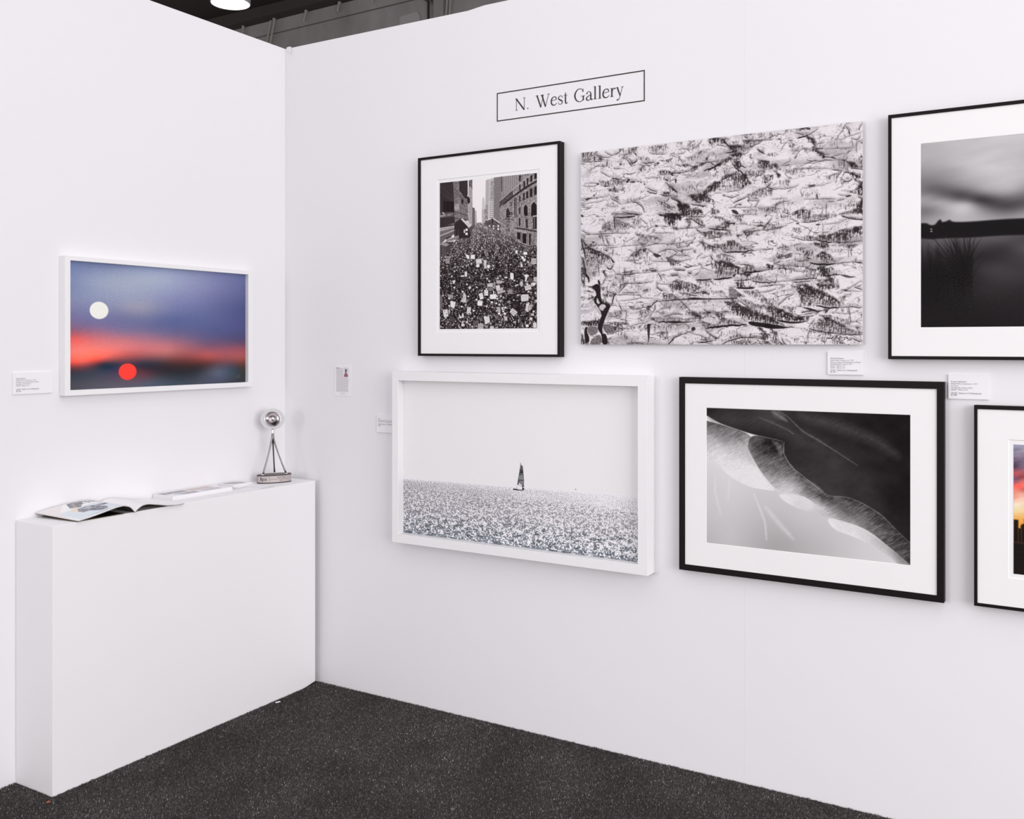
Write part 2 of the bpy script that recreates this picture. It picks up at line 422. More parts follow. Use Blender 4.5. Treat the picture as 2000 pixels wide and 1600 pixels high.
GLACIER = """h .5 7,4 143,5 129,26 188,44 201,66 201,86 107,79 7,73
c 1.2 7,73 107,82 197,86
c 1.2 125,26 183,46 206,56 268,62
c 1 210,16 250,34 272,51
c 1.4 268,50 312,41 352,17 373,3
c 2 347,2 338,19
c 0.8 338,49 373,55 426,48 469,39
h .35 417,7 499,6 477,41 404,46
h .3 588,17 723,8 748,42 698,79 618,68 588,41
c 1 597,67 660,78 731,81
c 2.2 469,49 482,70
c 1 360,69 378,83 400,79 417,67
c 2.6 439,129 464,119 486,106 484,98
c 2 537,132 576,138 639,138
h .45 503,96 571,88 588,108 537,115
c 2.2 232,89 230,125
c 1.4 183,113 215,132
c 0.8 70,151 116,131 170,109
c 1 286,154 347,160
c 2.4 338,121 356,127
c 1.2 400,95 426,128 443,149
c 1.2 174,166 224,197 259,220
c 2.2 268,221 312,237 347,240
c 0.8 347,240 373,254 408,241
b .85 391,272 400,249 430,243 426,259 404,273
h .35 165,240 259,249 277,286 224,288 174,274
h .4 268,237 382,255 360,285 290,281
c 0.8 29,257 61,244 143,255 147,275 70,279 11,266
b .8 141,250 165,257 161,268 143,269
c 0.8 174,274 232,289 268,287
c 2.5 430,269 473,275
c 0.8 486,268 529,276
b .7 537,288 559,290 550,309
c 1.4 571,323 605,349 652,359
c 1.8 567,354 610,369 647,378
c 1.8 681,387 723,402 772,398
h .7 702,373 756,373 768,390 731,400 702,392
c 1.8 719,296 764,339 822,386
c 2.5 719,269 741,290
h .5 764,339 818,382 805,389 764,374
c 0.8 748,330 764,378
c 0.8 748,298 793,279 814,277
b .6 793,279 814,279 803,323
h .75 664,213 681,201 756,214 764,234 681,230
c 1 760,226 846,239
c 1.4 772,238 785,251
c 0.6 660,234 764,242
c 0.7 554,254 639,254 689,260
c 0.8 797,167 846,187
c 0.6 752,180 797,202
h .65 237,311 294,300 334,343 286,339 259,333
h .5 268,362 321,378 334,407 294,396
c 1.2 263,374 277,395 321,414 347,440
c 0.5 2,372 161,370 259,365
c 0.6 2,411 98,405 152,407 224,391
c 1 2,417 29,421 29,433
c 0.9 2,435 70,442
c 1.4 48,455 89,443
b .8 0,484 34,511 0,513
c 0.6 215,438 272,449 325,446
c 0.7 179,476 201,454
c 1 352,472 386,467
c 1.6 360,497 469,520 529,532
c 0.6 268,505 338,505
c 1.8 290,532 360,541 469,540
c 1.6 290,532 299,557
c 0.6 347,440 464,421 597,384
c 1.4 469,425 529,461 550,514
c 0.6 473,406 520,394
h .55 681,449 764,482 698,493
c 1 656,430 764,481
c 1.4 768,413 818,436 846,461
h .85 822,436 846,458 846,523 826,487
h .9 689,543 805,536 846,535 846,593 723,585 719,553
c 2 660,537 698,548
h .3 805,5 859,7 855,41 818,22
c 0.8 826,61 863,54 907,66 911,86
c 0.8 887,79 859,94 818,94
c 1 903,31 956,4
c 0.9 940,62 984,43 1012,12
h .35 899,27 948,32 944,85 899,65
h .65 1060,0 1123,3 1111,41 1095,55 1064,48
h .75 1119,4 1166,6 1197,51 1127,32
c 2.6 1166,13 1197,51 1220,72
h .95 1197,66 1220,61 1267,73 1278,112 1251,120 1224,99
h .7 1267,73 1328,80 1320,116 1274,119
c 1 1123,54 1166,66 1201,81
c 2.2 1193,122 1244,119 1282,116
h .9 1205,142 1244,127 1313,126 1317,172 1263,166 1232,145
h .8 1166,168 1217,147 1236,164 1232,182 1150,212 1119,213 1135,188
c 3 1024,238 1080,224 1127,206 1166,195
c 0.8 1123,185 1139,162
c 1.2 964,175 1008,176 1080,177 1127,174
h .9 916,217 940,200 992,189 1040,181 992,205 956,220
h .65 846,174 911,178 936,196 867,193
c 0.9 814,172 855,192
c 1.2 772,235 826,237 887,230 972,220
b .8 764,226 789,232 777,243 789,254 764,249
c 0.6 855,254 936,263
c 2 1240,194 1263,234 1286,251 1290,270
h .75 1255,184 1297,196 1320,243 1282,247
c 1.6 1301,219 1347,249
h .6 1244,164 1294,173 1301,208 1259,185
c 2.2 1282,247 1320,280 1343,327
h .6 1189,280 1278,265 1320,303 1236,306 1150,340 1111,379 1072,379 1111,330 1150,322
c 1.4 1158,322 1224,287 1282,281
h .5 1236,303 1336,308 1374,360 1328,385 1297,342 1294,394 1259,384
h .7 1317,280 1351,291 1381,360 1336,364
b .9 1320,366 1336,369 1328,389 1313,384
c 1 1286,384 1332,393
c 1 1201,413 1317,399
c 0.6 1107,409 1166,414
h .75 1024,387 1111,326 1150,337 1127,380 1056,405 1008,405
h .85 907,404 1008,401 1016,466 992,484 944,457
h .6 1008,412 1080,426 1080,456 1111,481 1016,470
c 1.2 766,413 814,436 859,474
c 1.6 764,327 818,382
b .6 793,279 816,279 805,315
c 0.5 887,414 1008,428
h .5 1170,429 1244,457 1224,448
c 0.9 1170,429 1236,457 1294,442
h .4 1351,436 1434,413 1546,411 1538,462 1434,476 1374,482
c 1.2 1251,495 1294,476 1351,458
c 1 1358,485 1449,492
c 1 1434,413 1498,400 1531,373
c 1.4 1498,396 1546,418
h .7 1430,209 1468,205 1516,217 1509,253 1483,265 1434,250
c 1.2 1430,194 1483,210 1516,217
c 1.6 1430,120 1483,158
h .6 1434,120 1468,127 1479,158 1449,151
c 1.4 1351,104 1396,90 1449,77 1468,57
c 1.4 1336,15 1362,35
c 0.8 1320,47 1456,60 1546,58
h .35 1328,46 1468,57 1411,85 1351,78
h .55 1358,269 1389,270 1381,293 1358,287
h .4 1343,275 1483,277 1486,299 1396,339 1381,330
c 1 1411,318 1483,299
c 0.8 1393,339 1426,349
h .6 1479,313 1542,315 1531,347 1494,359
h .5 1486,270 1509,238 1546,242 1546,275
h .5 1182,8 1217,11 1213,26 1197,24
h .6 1247,50 1278,50 1286,64 1259,63
h .5 1320,0 1389,0 1374,10
c 0.8 818,103 867,166
c 0.7 875,126 948,128
h .6 1692,3 1774,0 1810,13 1799,21 1728,22
b .85 1782,1 1814,14 1792,20
c 1.2 1699,35 1728,36 1764,50
c 2.6 1713,68 1764,62 1789,58
c 1 1789,58 1824,42 1863,19
c 1.6 1656,78 1685,83
c 0.6 1656,79 1619,110 1597,152
h .75 1782,62 1828,82 1852,124 1835,129 1792,89
c 0.8 1785,108 1828,107
c 0.8 1852,128 1905,122
h .6 1821,142 1852,142 1856,164 1828,154
h .85 1785,153 1838,158 1905,201 1902,240 1870,201 1799,169
c 1.2 1856,160 1895,161
c 1.2 1835,172 1888,196 1940,213
b .85 1937,226 1957,221 1992,242 1968,239
c 0.9 1957,221 2030,212
c 1 1992,249 2054,258 2057,234
c 0.6 2030,238 2098,178
h .9 2040,261 2108,285 2129,311 2085,321 2057,283
c 1.4 2085,321 2132,322 2162,332
c 1 2119,310 2159,316
h .9 2071,341 2091,340 2146,366 2142,390 2091,378
c 1.2 1950,311 1989,320 2023,330
c 1.6 2037,338 2078,349
c 0.9 2023,330 1992,370
c 0.7 2023,337 1957,352 1923,367 1919,381
h .3 1919,360 2002,342 1982,401 1926,392
c 1.6 2091,389 2071,405 2030,405
h .85 2108,394 2162,416 2162,504 2112,493 2122,458 2139,432
h .4 2023,468 2119,472 2112,493 2044,484
c 0.8 1995,492 2044,505 2071,496
b .9 2044,505 2078,497 2091,505 2057,515
c 1.4 2132,515 2162,535
c 0.5 1898,165 1989,170 2061,178 2105,172
c 1.2 1992,160 1992,171
c 0.8 2002,83 2037,37 2050,7
c 0.9 2002,83 1992,100 1975,112
c 1.8 2068,51 2074,88
c 1 2050,32 2074,52
c 0.6 1975,110 2037,112 2061,93 2108,93 2162,73
c 0.9 2135,66 2139,42 2156,16
c 1 2088,114 2125,127 2146,99
c 0.7 2125,128 2115,169 2122,216
c 0.6 2085,110 2098,168
c 0.7 2033,79 2047,100
c 0.9 1898,68 1912,80
c 1.6 1692,209 1710,200 1713,189
c 0.7 1713,189 1742,152 1785,149
c 0.5 1597,261 1674,218
c 0.5 1677,158 1728,163
h .45 1648,95 1692,111 1692,154 1670,152
h .6 1471,209 1512,213 1516,239 1494,267 1471,264
h .85 1531,237 1575,237 1583,275 1597,283 1560,276
h .85 1542,275 1571,285 1597,320 1583,333 1553,294
h .55 1471,331 1538,311 1531,347 1494,370 1471,372
c 1.4 1501,400 1527,376
c 0.9 1501,400 1538,414 1575,426
c 1 1553,411 1619,422 1677,418 1728,404
c 0.6 1692,285 1870,300 1950,309
h .3 1630,283 1757,287 1764,349 1692,336
h .35 1583,359 1677,356 1663,410 1597,400
c 0.6 1749,428 1852,422 1954,405
b .75 1789,409 1849,404 1835,420 1799,421
c 0.6 1799,241 1905,247 1992,252
c 0.6 1710,283 1792,251 1835,244
h .3 1771,289 1814,291 1821,308
c 0.8 1739,448 1753,486
c 1.8 1852,472 1856,508
c 0.9 1764,505 1856,510 1982,518
c 0.9 1648,445 1677,429
c 0.8 1516,26 1531,11 1546,44
c 0.9 1520,56 1527,27
c 0.6 1479,58 1546,62
h .3 1498,164 1568,163 1560,185
c 0.8 1964,282 1971,307
c 0.6 2002,260 2006,307
h .25 2002,260 2078,278 2061,337 2009,314
c 0.9 2135,294 2162,265
c 0.8 2050,382 2071,384
c 1 290,508 268,509
c 1.8 290,508 447,517 525,534
c 2.2 290,536 360,541 408,538 473,535
c 1.8 290,536 299,629
c 1.1 294,545 369,581 426,605 473,636
h .4 299,553 373,590 426,613 408,636 303,637
h .4 183,602 255,570 263,611 268,635 201,639
c 0.8 188,598 259,562
c 0.6 98,568 134,546
c 1.2 2,619 39,638 84,657
c 1.1 2,658 84,655 183,656 294,657 426,665
c 1.2 183,658 192,691 201,724
c 1.4 197,675 259,677
h .6 156,665 183,667 179,691 156,685
c 1.4 219,689 250,751
c 0.8 290,693 303,742
c 0.9 98,759 129,741 192,748 294,757
c 1 197,784 232,770 325,769
c 0.8 281,781 281,833
c 3 0,676 16,743 34,797 43,859
h .5 20,702 43,732 98,771 174,804 268,852 232,871 174,893 102,902 57,904 43,867 34,785
c 1.5 11,685 43,736 102,776 174,804 259,844 299,890
h .7 57,757 174,804 206,833 116,829 61,786
b .9 259,844 301,890 277,889
c 1.2 152,896 161,969
h .65 -3,824 29,846 34,899 7,890
c 1.4 52,871 75,860
b .7 75,844 111,837 116,843 84,848
c 2.6 25,858 29,907 43,948
c 4.4 39,920 39,969 70,1006 70,1035
h .6 -3,914 29,915 39,989 39,1071 -3,1069
h .5 107,963 134,952 125,988 111,987
b .8 129,919 138,903 143,920
b .7 197,942 215,943 210,967 188,970
c 2.2 224,915 259,944 281,909
c 1.4 426,840 469,818 525,797
c 0.7 408,871 452,825 529,793
h .75 443,840 516,800 520,828 460,865
b .7 525,793 576,784 546,829
h .7 516,757 550,755 567,748 533,781
c 0.9 529,781 639,759 702,761 793,771
c 0.9 571,795 618,829 652,838
b .85 614,829 652,835 698,856 643,865
c 1.2 656,835 698,813 764,801 822,831
h .3 677,820 719,818 723,846 689,848
c 1 404,872 507,879
c 1 605,893 723,898 822,901
h .65 731,877 793,886 785,895 743,893
h .5 756,909 826,920 805,935 760,929
h .55 525,951 639,951 656,964 597,973 546,968
c 2 597,968 656,962
c 0.8 373,877 473,889 469,905
c 1.4 469,885 473,905
c 0.8 473,905 533,900
c 1.6 380,941 384,985
c 1.2 294,982 382,985 452,982 503,974
c 1.4 367,993 371,1045
c 0.5 272,937 308,974
h .45 434,955 464,980 400,982
c 0.6 469,980 656,976
c 1.4 656,983 685,1012 685,1035
c 1 652,1050 660,1074
c 0.6 656,972 723,970 805,950
c 0.9 793,965 846,967
c 1 768,1005 826,1005
c 1.2 365,1052 512,1057 618,1049
b .7 482,1056 507,1047 529,1056
c 0.8 460,1048 469,1012
c 0.6 382,1001 469,1004
b .95 107,1073 120,1053 147,1050 174,1075
b .8 147,1025 161,1018 174,1075 156,1058
c 1 174,1075 224,1004
c 0.5 7,660 43,671 25,690
c 0.8 512,555 571,606
c 1.4 490,550 503,539
h .3 447,551 512,563 533,624 464,619
b .85 631,618 647,611 664,632 643,630
c 0.6 529,659 618,629 681,625 785,639
h .4 477,676 554,688 614,703 610,734 512,729
c 1.2 473,671 503,685 542,691
c 0.9 563,694 614,703 664,718
h .55 614,711 664,714 673,730 631,728
c 0.9 622,751 664,765
c 0.7 639,681 748,680 793,690
c 0.5 373,741 473,699
h .9 706,533 805,540 846,554 793,585 805,637 764,630 714,604
c 1.4 664,536 714,545
h .6 781,639 805,644 822,661 785,659
c 0.5 618,648 622,676 656,678
c 0.6 360,765 460,762 546,758
b .7 369,713 386,718 373,729
h .95 818,471 907,474 928,567 846,562 764,580 764,537 834,538
h .7 907,516 1008,523 1016,566 928,560
c 2 920,478 992,493 1048,501
c 0.9 992,499 1028,505
c 1.4 764,420 814,443 846,473
c 1.4 887,568 968,574 1040,579
h .5 887,576 956,573 992,587 1032,647 984,655 976,624 936,587 928,652 883,653
c 1.6 916,578 976,624 1032,651
c 0.9 764,650 846,656 960,658 1048,655
h .6 928,421 1016,424 1024,456 960,451
h .6 1083,517 1146,548 1115,569 1083,559
h .5 1095,579 1150,586 1193,615 1205,639 1166,621 1111,595
h .75 1182,630 1220,625 1224,651 1174,659 1119,664
h .7 1119,656 1217,658 1213,684 1127,675
b .9 1232,539 1274,546 1297,581 1251,570
h .5 1247,578 1324,587 1320,631 1278,629
c 2.2 1217,640 1259,642
b .7 1247,634 1267,635 1263,654 1251,653
c 1 1294,648 1358,652
c 2.4 1064,668 1127,679 1209,686
c 0.9 960,663 1000,691 1048,697 1111,686
h .55 1012,691 1111,686 1205,710 1150,737 1064,740 1024,719
c 1.4 1064,738 1111,739 1170,735
h .7 1048,686 1111,690 1087,700
h .6 1201,691 1228,689 1236,723 1217,722
h .5 1170,716 1224,727 1150,737
c 0.9 964,669 1024,719
c 1.6 1317,702 1396,707 1449,706
c 1.4 1320,713 1404,716
h .5 1332,714 1404,718 1374,757 1358,775
h .6 1278,730 1297,734 1290,753
h .55 1000,756 1048,793 1127,797 1139,839 1107,856 1080,828 1024,837
c 1 1000,748 1040,781 1087,802 1146,817
h .5 1099,788 1189,792 1244,769 1317,810 1358,838 1220,843 1158,825
h .85 1209,771 1255,773 1259,796 1217,801
c 1 1139,805 1182,845
c 2.8 1182,849 1282,852 1339,852 1396,848
c 0.7 1396,848 1471,844 1546,844
c 0.9 1224,730 1240,727
c 1 1150,858 1189,868 1236,881 1267,901
h .45 1119,868 1189,868 1255,916 1205,921 1127,887
h .75 1103,909 1166,904 1259,942 1317,975 1339,1020 1263,1006 1197,970 1127,959 1115,932
c 1.8 1080,874 1095,905
c 1.2 1083,905 1095,973
h .5 1095,932 1166,931 1274,973 1278,1018 1174,1014 1111,970
c 1.2 1278,939 1347,950 1400,956
h .55 1336,945 1400,956 1404,985 1358,976
c 2.8 1336,1001 1404,1004 1453,998
c 1 1453,998 1527,987
h .7 1498,956 1538,961 1531,987 1501,986
b .85 1259,1010 1278,1007 1259,1032 1247,1024
h .7 1320,1008 1396,1007 1377,1036 1328,1035
c 1.2 764,879 797,896 855,906
h .55 764,887 822,901 838,928 781,934 764,925
c 1.2 764,766 789,769
c 0.8 785,771 871,760 936,748
c 0.9 810,792 879,799 936,760 960,727
b .85 950,734 962,727 956,742
b .85 928,767 940,756 932,779
b .8 903,777 916,778 907,793
c 0.8 992,755 1000,779 968,800
c 0.9 797,807 834,828 871,818 944,814
h .6 842,824 871,810 863,845
h .6 940,821 960,819 960,842 944,837
c 0.8 764,852 903,858 920,878
c 0.7 818,900 887,896 944,883
c 1.4 789,965 855,968 883,969
c 1.4 764,1005 818,1005
c 1.4 903,993 928,994
c 0.6 1008,958 1099,989
c 0.5 992,889 1095,867
c 0.8 1213,526 1313,530 1404,540
c 1 1411,537 1441,495
c 0.8 1259,530 1278,501 1320,508
b .6 1282,505 1309,503 1313,519
c 0.8 1247,499 1297,476 1351,462
c 0.6 1313,582 1415,589
h .3 1320,549 1415,552 1434,594 1358,589
b .7 1486,601 1498,591 1494,613
c 0.8 1464,703 1538,620
c 0.5 1434,702 1546,706
c 0.5 1381,858 1411,889
h .3 1434,542 1546,547 1542,576 1453,559
h .5 1677,604 1731,578 1757,573 1810,591 1821,577 1799,641 1728,636
h .5 1728,636 1821,621 1916,623 2002,629 1975,645 1870,660 1764,667
c 0.7 1670,607 1728,582 1771,567
c 1.6 1753,569 1755,605
c 1.4 1803,587 1799,626
c 1 1612,588 1663,603
b .8 1656,598 1666,603 1659,606
c 0.5 1619,629 1663,606
c 0.9 1663,635 1706,653 1728,669
b .95 1706,671 1735,665 1724,676 1710,678
c 1.4 1742,666 1799,671 1877,660 1933,650
h .6 1814,652 1845,655 1856,666 1821,667
c 1.2 1919,559 1917,584
c 0.5 1917,581 1916,634
c 1 2047,572 2049,601
h .85 2139,547 2162,521 2162,633 2030,624 2002,629 2050,615 2119,595
h .5 2057,573 2132,565 2112,581
c 1.8 2016,634 2044,650 2095,664 2162,675
h .5 2026,645 2095,660 2162,672 2162,679 2078,666
b .75 1838,690 1863,679 1877,689 1863,697
c 0.5 1877,692 1989,689 2057,669
h .6 1860,763 1923,763 2044,752 2105,731 2159,710 2159,770 2095,801 2085,822 2009,821 1919,806 1856,792
h .7 2006,740 2105,724 2146,713 2139,769 2030,759 1975,756
h .6 1877,743 1950,740 1919,759
h .55 1735,767 1806,767 1856,781 1863,799 1764,786
c 1.2 1674,765 1746,789 1817,797 1870,800
c 2.6 1849,798 1905,812 1957,819
c 1.2 1957,819 2044,823 2085,822 2162,819
h .75 1831,815 1923,824 1930,842 1881,861 1849,838
h .75 1856,896 1891,876 1940,903 1971,951 1888,951 1870,921 1838,913
h .5 1757,873 1806,864 1835,887 1835,913 1799,900 1785,936 1757,916
h .4 1706,845 1771,845 1749,872 1713,867
c 3.2 1803,954 1870,968 1940,971 1982,969
c 0.8 1982,969 2078,959 2119,964 2162,966
c 1.4 2105,964 2162,970
c 1.2 2112,954 2119,940
h .45 2057,845 2119,847 2085,882 2064,884
c 0.9 2057,847 2119,848
c 0.5 2068,877 2066,930
c 0.5 2081,871 2085,924
c 1.2 1706,936 1799,938
c 1.2 1575,842 1612,837 1619,822 1652,842
c 0.9 1605,851 1663,854
c 0.6 1471,846 1546,844
c 0.8 1688,833 1695,823 1742,814
h .3 1692,699 1739,709 1735,745 1688,739
c 0.5 1789,763 1824,707
h .4 1471,678 1512,644 1568,691 1601,690 1546,705 1479,704
c 1 1531,691 1608,692
c 0.8 1471,704 1546,705 1619,694
c 0.5 1471,693 1535,630
h .35 1546,899 1608,888 1594,956 1549,947
h .6 1498,956 1546,962 1538,991 1501,986
h .4 1549,947 1656,966 1583,982
c 1 1670,970 1721,973 1778,979
b .7 1703,972 1728,973 1717,983
h .5 1778,989 1852,1003 1821,1016 1792,1008
h .8 1881,976 1912,977 1909,1020 1881,1019
h .6 1856,992 1961,1000 1954,1014 1870,1018
c 0.8 1471,996 1546,984 1626,983 1677,989
c 0.6 1954,847 1982,838
h .4 1902,869 1950,864 1919,884
h .3 1985,873 2023,879 2009,906
c 1.2 1933,534 1968,536
c 1.2 1989,533 2040,526
c 0.9 1564,533 1594,514 1652,511
h .4 1546,525 1590,517 1564,574 1538,565
h .3 1471,549 1538,550 1509,570
c 0.8 1486,613 1498,591
c 0.6 1527,487 1648,492
b 1 120,1057 152,1046 174,1083 174,1139 188,1196 268,1214 246,1258 224,1302 201,1358 188,1398 192,1443 224,1443 241,1532 188,1532 183,1451 156,1418 147,1386 165,1342 188,1289 143,1220 116,1195 120,1154 138,1139 129,1102 93,1068
w .85 138,1179 145,1155 161,1188 170,1200 156,1210 141,1201
w .84 156,1236 174,1212 210,1209 224,1233 201,1249 197,1265 174,1257
h .9 89,1064 120,1061 129,1106 98,1081
h .85 102,1138 120,1154 116,1195 89,1137
b .9 147,1021 165,1018 179,1067 156,1046
h .8 20,1344 170,1338 161,1386 61,1381 7,1360
g .42 61,1385 147,1386 156,1423 129,1451 80,1459 52,1414
g .4 197,1362 286,1383 312,1399 308,1424 232,1443 206,1423 192,1390
w .8 188,1415 201,1395 210,1431 197,1447
b 1 34,1393 61,1385 52,1422 75,1471 75,1512 39,1520 29,1438
g .4 111,1471 138,1455 179,1451 188,1532 75,1532 89,1495
w .7 111,1471 138,1459 129,1483
h .85 -3,1491 29,1495 70,1520 70,1532 -3,1532
h .8 -3,1438 20,1454 29,1495 7,1495
w .75 2,1397 29,1389 25,1418
h .75 228,1354 413,1361 417,1384 294,1379
h .6 286,1379 365,1388 312,1428 286,1423
b .8 338,1396 369,1404 365,1416 338,1404
c 2.4 277,1214 279,1178 294,1143 312,1131
h .5 232,1113 312,1135 290,1146 259,1126
c 1 232,1113 277,1126 312,1137
h .6 192,1144 232,1133 286,1142 268,1158
h .7 183,1172 228,1193 268,1218 206,1205
c 1.2 330,1211 360,1264
c 1.4 330,1127 360,1096 404,1060
h .4 338,1064 400,1058 360,1096 334,1095
c 1.4 268,1063 312,1065
c 0.9 338,1060 400,1056
c 1.2 360,1128 443,1128 503,1126
c 0.9 312,1145 365,1140 503,1148
c 1.2 512,1164 525,1152 490,1148
h .6 529,1125 576,1106 567,1122 537,1141
c 0.7 312,1195 434,1182 554,1169 639,1183
c 1.2 430,1255 495,1253 567,1240
b .7 563,1240 595,1237 593,1272 559,1260
c 2 567,1240 614,1229
c 2.2 610,1229 635,1202 664,1195
c 1.4 631,1226 639,1249 622,1280
c 0.6 622,1280 597,1304 584,1339
h .25 490,1254 597,1264 584,1323 512,1346
h .2 597,1323 846,1327 846,1350 660,1351
c 0.9 702,1321 748,1310 785,1295
c 0.6 785,1295 846,1300
c 0.6 643,1273 698,1258 764,1240
c 3.4 656,1357 743,1356 846,1354
c 1.4 563,1354 652,1355
w .86 563,1354 614,1345 652,1351 643,1357 597,1363
c 0.8 631,1343 660,1359
b .9 567,1366 597,1370 593,1441 588,1496 571,1532 580,1492 574,1441
c 0.9 426,1392 503,1365 571,1364
c 0.7 250,1443 294,1431 365,1420 426,1381
c 0.9 237,1504 255,1532
c 0.8 395,1520 447,1512 563,1520
h .5 404,1520 490,1516 567,1532 404,1532
c 0.8 605,1457 664,1438 735,1432
c 0.7 727,1442 743,1500
c 2.2 739,1531 772,1500 793,1477
c 1.2 793,1477 846,1458
h .4 660,1438 739,1434 739,1493 664,1481
h .5 426,1396 464,1397 443,1416 404,1412
c 1 386,1265 400,1277 391,1332
c 0.8 303,1319 360,1332 400,1344
c 0.8 338,1276 360,1292
c 0.7 290,1267 395,1269
h .4 286,1275 352,1276 352,1320 303,1319
b .5 255,1306 272,1303 268,1319
c 0.5 16,1107 80,1104
c 0.5 75,1121 73,1182
c 0.6 -3,1233 25,1205
c 0.5 743,1197 743,1209
h .5 698,1145 764,1147 772,1186 706,1184
c 1.4 656,1199 743,1193 846,1191
c 0.7 643,1050 652,1089 681,1113 743,1123
c 1.4 643,1089 681,1113 698,1122
h .5 739,1080 846,1083 846,1145 777,1135 756,1108
c 0.8 664,1068 785,1072
c 0.6 805,1041 842,1052
c 3 960,1045 1024,1049 1083,1045
c 3.4 1103,1044 1170,1044 1244,1039
b .9 1247,1024 1271,1014 1255,1040
h .35 1107,989 1244,998 1247,1032 1111,1038
w .82 1251,1040 1278,1022 1313,1049 1278,1050
h .6 1282,996 1332,1005 1358,1043 1317,1034 1290,1018
c 1.8 1255,1060 1320,1061 1381,1055
c 2.4 1389,1070 1449,1080 1494,1085 1546,1081
h .7 1263,1070 1317,1072 1339,1106 1411,1112 1358,1118 1271,1104
b 1 1271,1108 1339,1112 1404,1113 1411,1123 1358,1127 1274,1119
c 1.2 1217,1110 1263,1109
g .47 1211,1113 1259,1115 1294,1149 1328,1173 1267,1182 1217,1185 1220,1144
h .75 1282,1153 1332,1173 1282,1183
b 1 903,1181 944,1175 1008,1184 1166,1189 1282,1183 1274,1192 1166,1195 948,1194 903,1191
c 2 764,1191 846,1190 928,1189
c 0.8 920,1141 988,1143 1056,1141
c 1.2 1012,1130 1056,1141
h .5 805,1039 928,1070 1000,1099 992,1145 887,1142 826,1110 764,1085 764,1069
h .55 826,1137 916,1151 928,1170 899,1166
c 1.6 916,1158 976,1164
h .3 968,1049 1072,1056 1064,1101 992,1095
c 1 1072,1052 1099,1080
h .45 764,1147 810,1152 814,1187 772,1186
h .3 1087,1140 1166,1135 1205,1181 1182,1180
c 1.2 842,1203 891,1243 920,1282
h .8 887,1281 948,1282 1004,1321 996,1340 952,1320 911,1301
c 1.4 928,1282 968,1309 1004,1329
b .85 764,1353 867,1354 960,1355 1000,1344 928,1362 805,1369 764,1368
h .3 764,1333 968,1332 960,1351 764,1353
c 0.7 764,1302 818,1295 863,1308
b .9 928,1401 952,1393 964,1413 944,1428 928,1424
h .5 992,1355 1056,1368 1119,1391 1032,1413 1024,1375
c 0.8 1008,1352 1072,1375
c 4 1040,1409 1127,1395 1244,1388 1351,1382
w .86 1004,1344 1040,1325 1087,1326 1119,1353 1127,1380 1080,1368 1032,1360
b .8 1087,1322 1111,1326 1107,1336
h .55 1119,1296 1182,1301 1182,1365 1142,1369
h .45 1182,1331 1263,1355 1313,1374 1205,1384
h .8 1185,1207 1278,1213 1305,1247 1355,1263 1434,1298 1546,1340 1546,1358 1377,1356 1313,1326 1259,1310 1217,1256
h .5 1305,1251 1381,1267 1546,1336 1546,1366 1396,1338 1305,1307
h .6 1197,1196 1278,1190 1244,1208
b 1 1358,1356 1449,1368 1546,1380 1546,1410 1441,1400 1374,1386
c 1 1278,1201 1309,1217 1347,1244 1381,1271
h .35 1305,1198 1358,1207 1415,1245 1471,1247 1471,1298 1415,1279 1351,1252
h .7 1434,1242 1475,1250 1471,1272
h .7 1512,1251 1546,1255 1546,1322 1501,1299
c 0.8 1012,1260 1060,1288 1099,1292 1127,1315
h .5 1024,1203 1040,1207 1040,1245 1024,1230
h .4 992,1287 1072,1288 1056,1314
c 1.2 1036,1421 1080,1459 1127,1482
h .6 1072,1459 1135,1482 1111,1493 1095,1482
c 2 984,1512 1048,1508 1099,1497
c 1 764,1500 797,1469 867,1450 940,1428
c 0.8 916,1443 976,1455 1040,1478 1056,1501
c 0.8 879,1373 920,1401 891,1420
c 0.6 855,1435 826,1454
c 0.8 764,1376 846,1381 879,1377
c 1.2 940,1508 944,1520 920,1524
c 0.7 948,1518 1068,1516 1099,1531
c 1.4 1127,1531 1142,1531
c 0.8 1158,1490 1174,1505
c 1.8 1166,1524 1244,1490 1339,1475
c 1.4 1301,1479 1396,1477 1479,1483
b .85 1434,1483 1501,1487 1471,1494
h .8 1434,1405 1471,1416 1509,1472 1490,1487 1468,1446
h .4 1220,1467 1294,1449 1320,1479 1224,1490
c 0.7 1127,1448 1150,1418 1189,1407
h .35 1244,1497 1381,1498 1434,1531 1244,1531
h .6 1434,1494 1527,1527 1471,1516
c 1.4 1282,1524 1301,1520
c 0.5 1358,1159 1471,1151 1546,1138
h .35 1332,1136 1434,1138 1490,1203 1434,1201 1358,1162
h .4 1453,1206 1546,1197 1546,1248 1471,1239
c 0.8 1328,1139 1347,1158
c 0.9 1434,1113 1546,1105
h .35 1381,1059 1411,1030 1471,1032 1464,1073
h .6 1324,967 1396,967 1389,1000 1339,994
b .8 1404,985 1426,990 1415,1004 1396,1004
c 2.6 1328,999 1404,1004 1471,999
c 1 793,965 879,969
c 1.8 903,991 928,992
c 1.2 764,1007 818,1003
h .35 1471,970 1542,973 1520,990
h .6 1782,989 1856,1003 1828,1020 1799,1012
c 0.8 1782,989 1856,1007
h .9 1877,990 1912,991 1940,1056 1916,1063 1877,1015
h .55 1856,992 1961,997 1968,1018 1926,1038 1863,1011
c 0.8 1674,992 1677,1025
c 0.8 1692,1008 1735,1011 1757,1016
h .3 1757,999 1849,1010 1845,1053 1764,1061
c 2 1692,1071 1782,1065 1852,1062
c 0.8 1471,1084 1564,1080 1692,1073
c 1.4 1681,1084 1746,1086 1810,1081
c 2.2 1923,1052 1957,1041 2009,1043
b .75 2002,1041 2050,1046 2078,1058 2119,1059 2091,1069 2057,1068 2030,1056
h .6 1849,1028 1919,1038 1954,1068 1940,1089 1905,1062 1874,1047
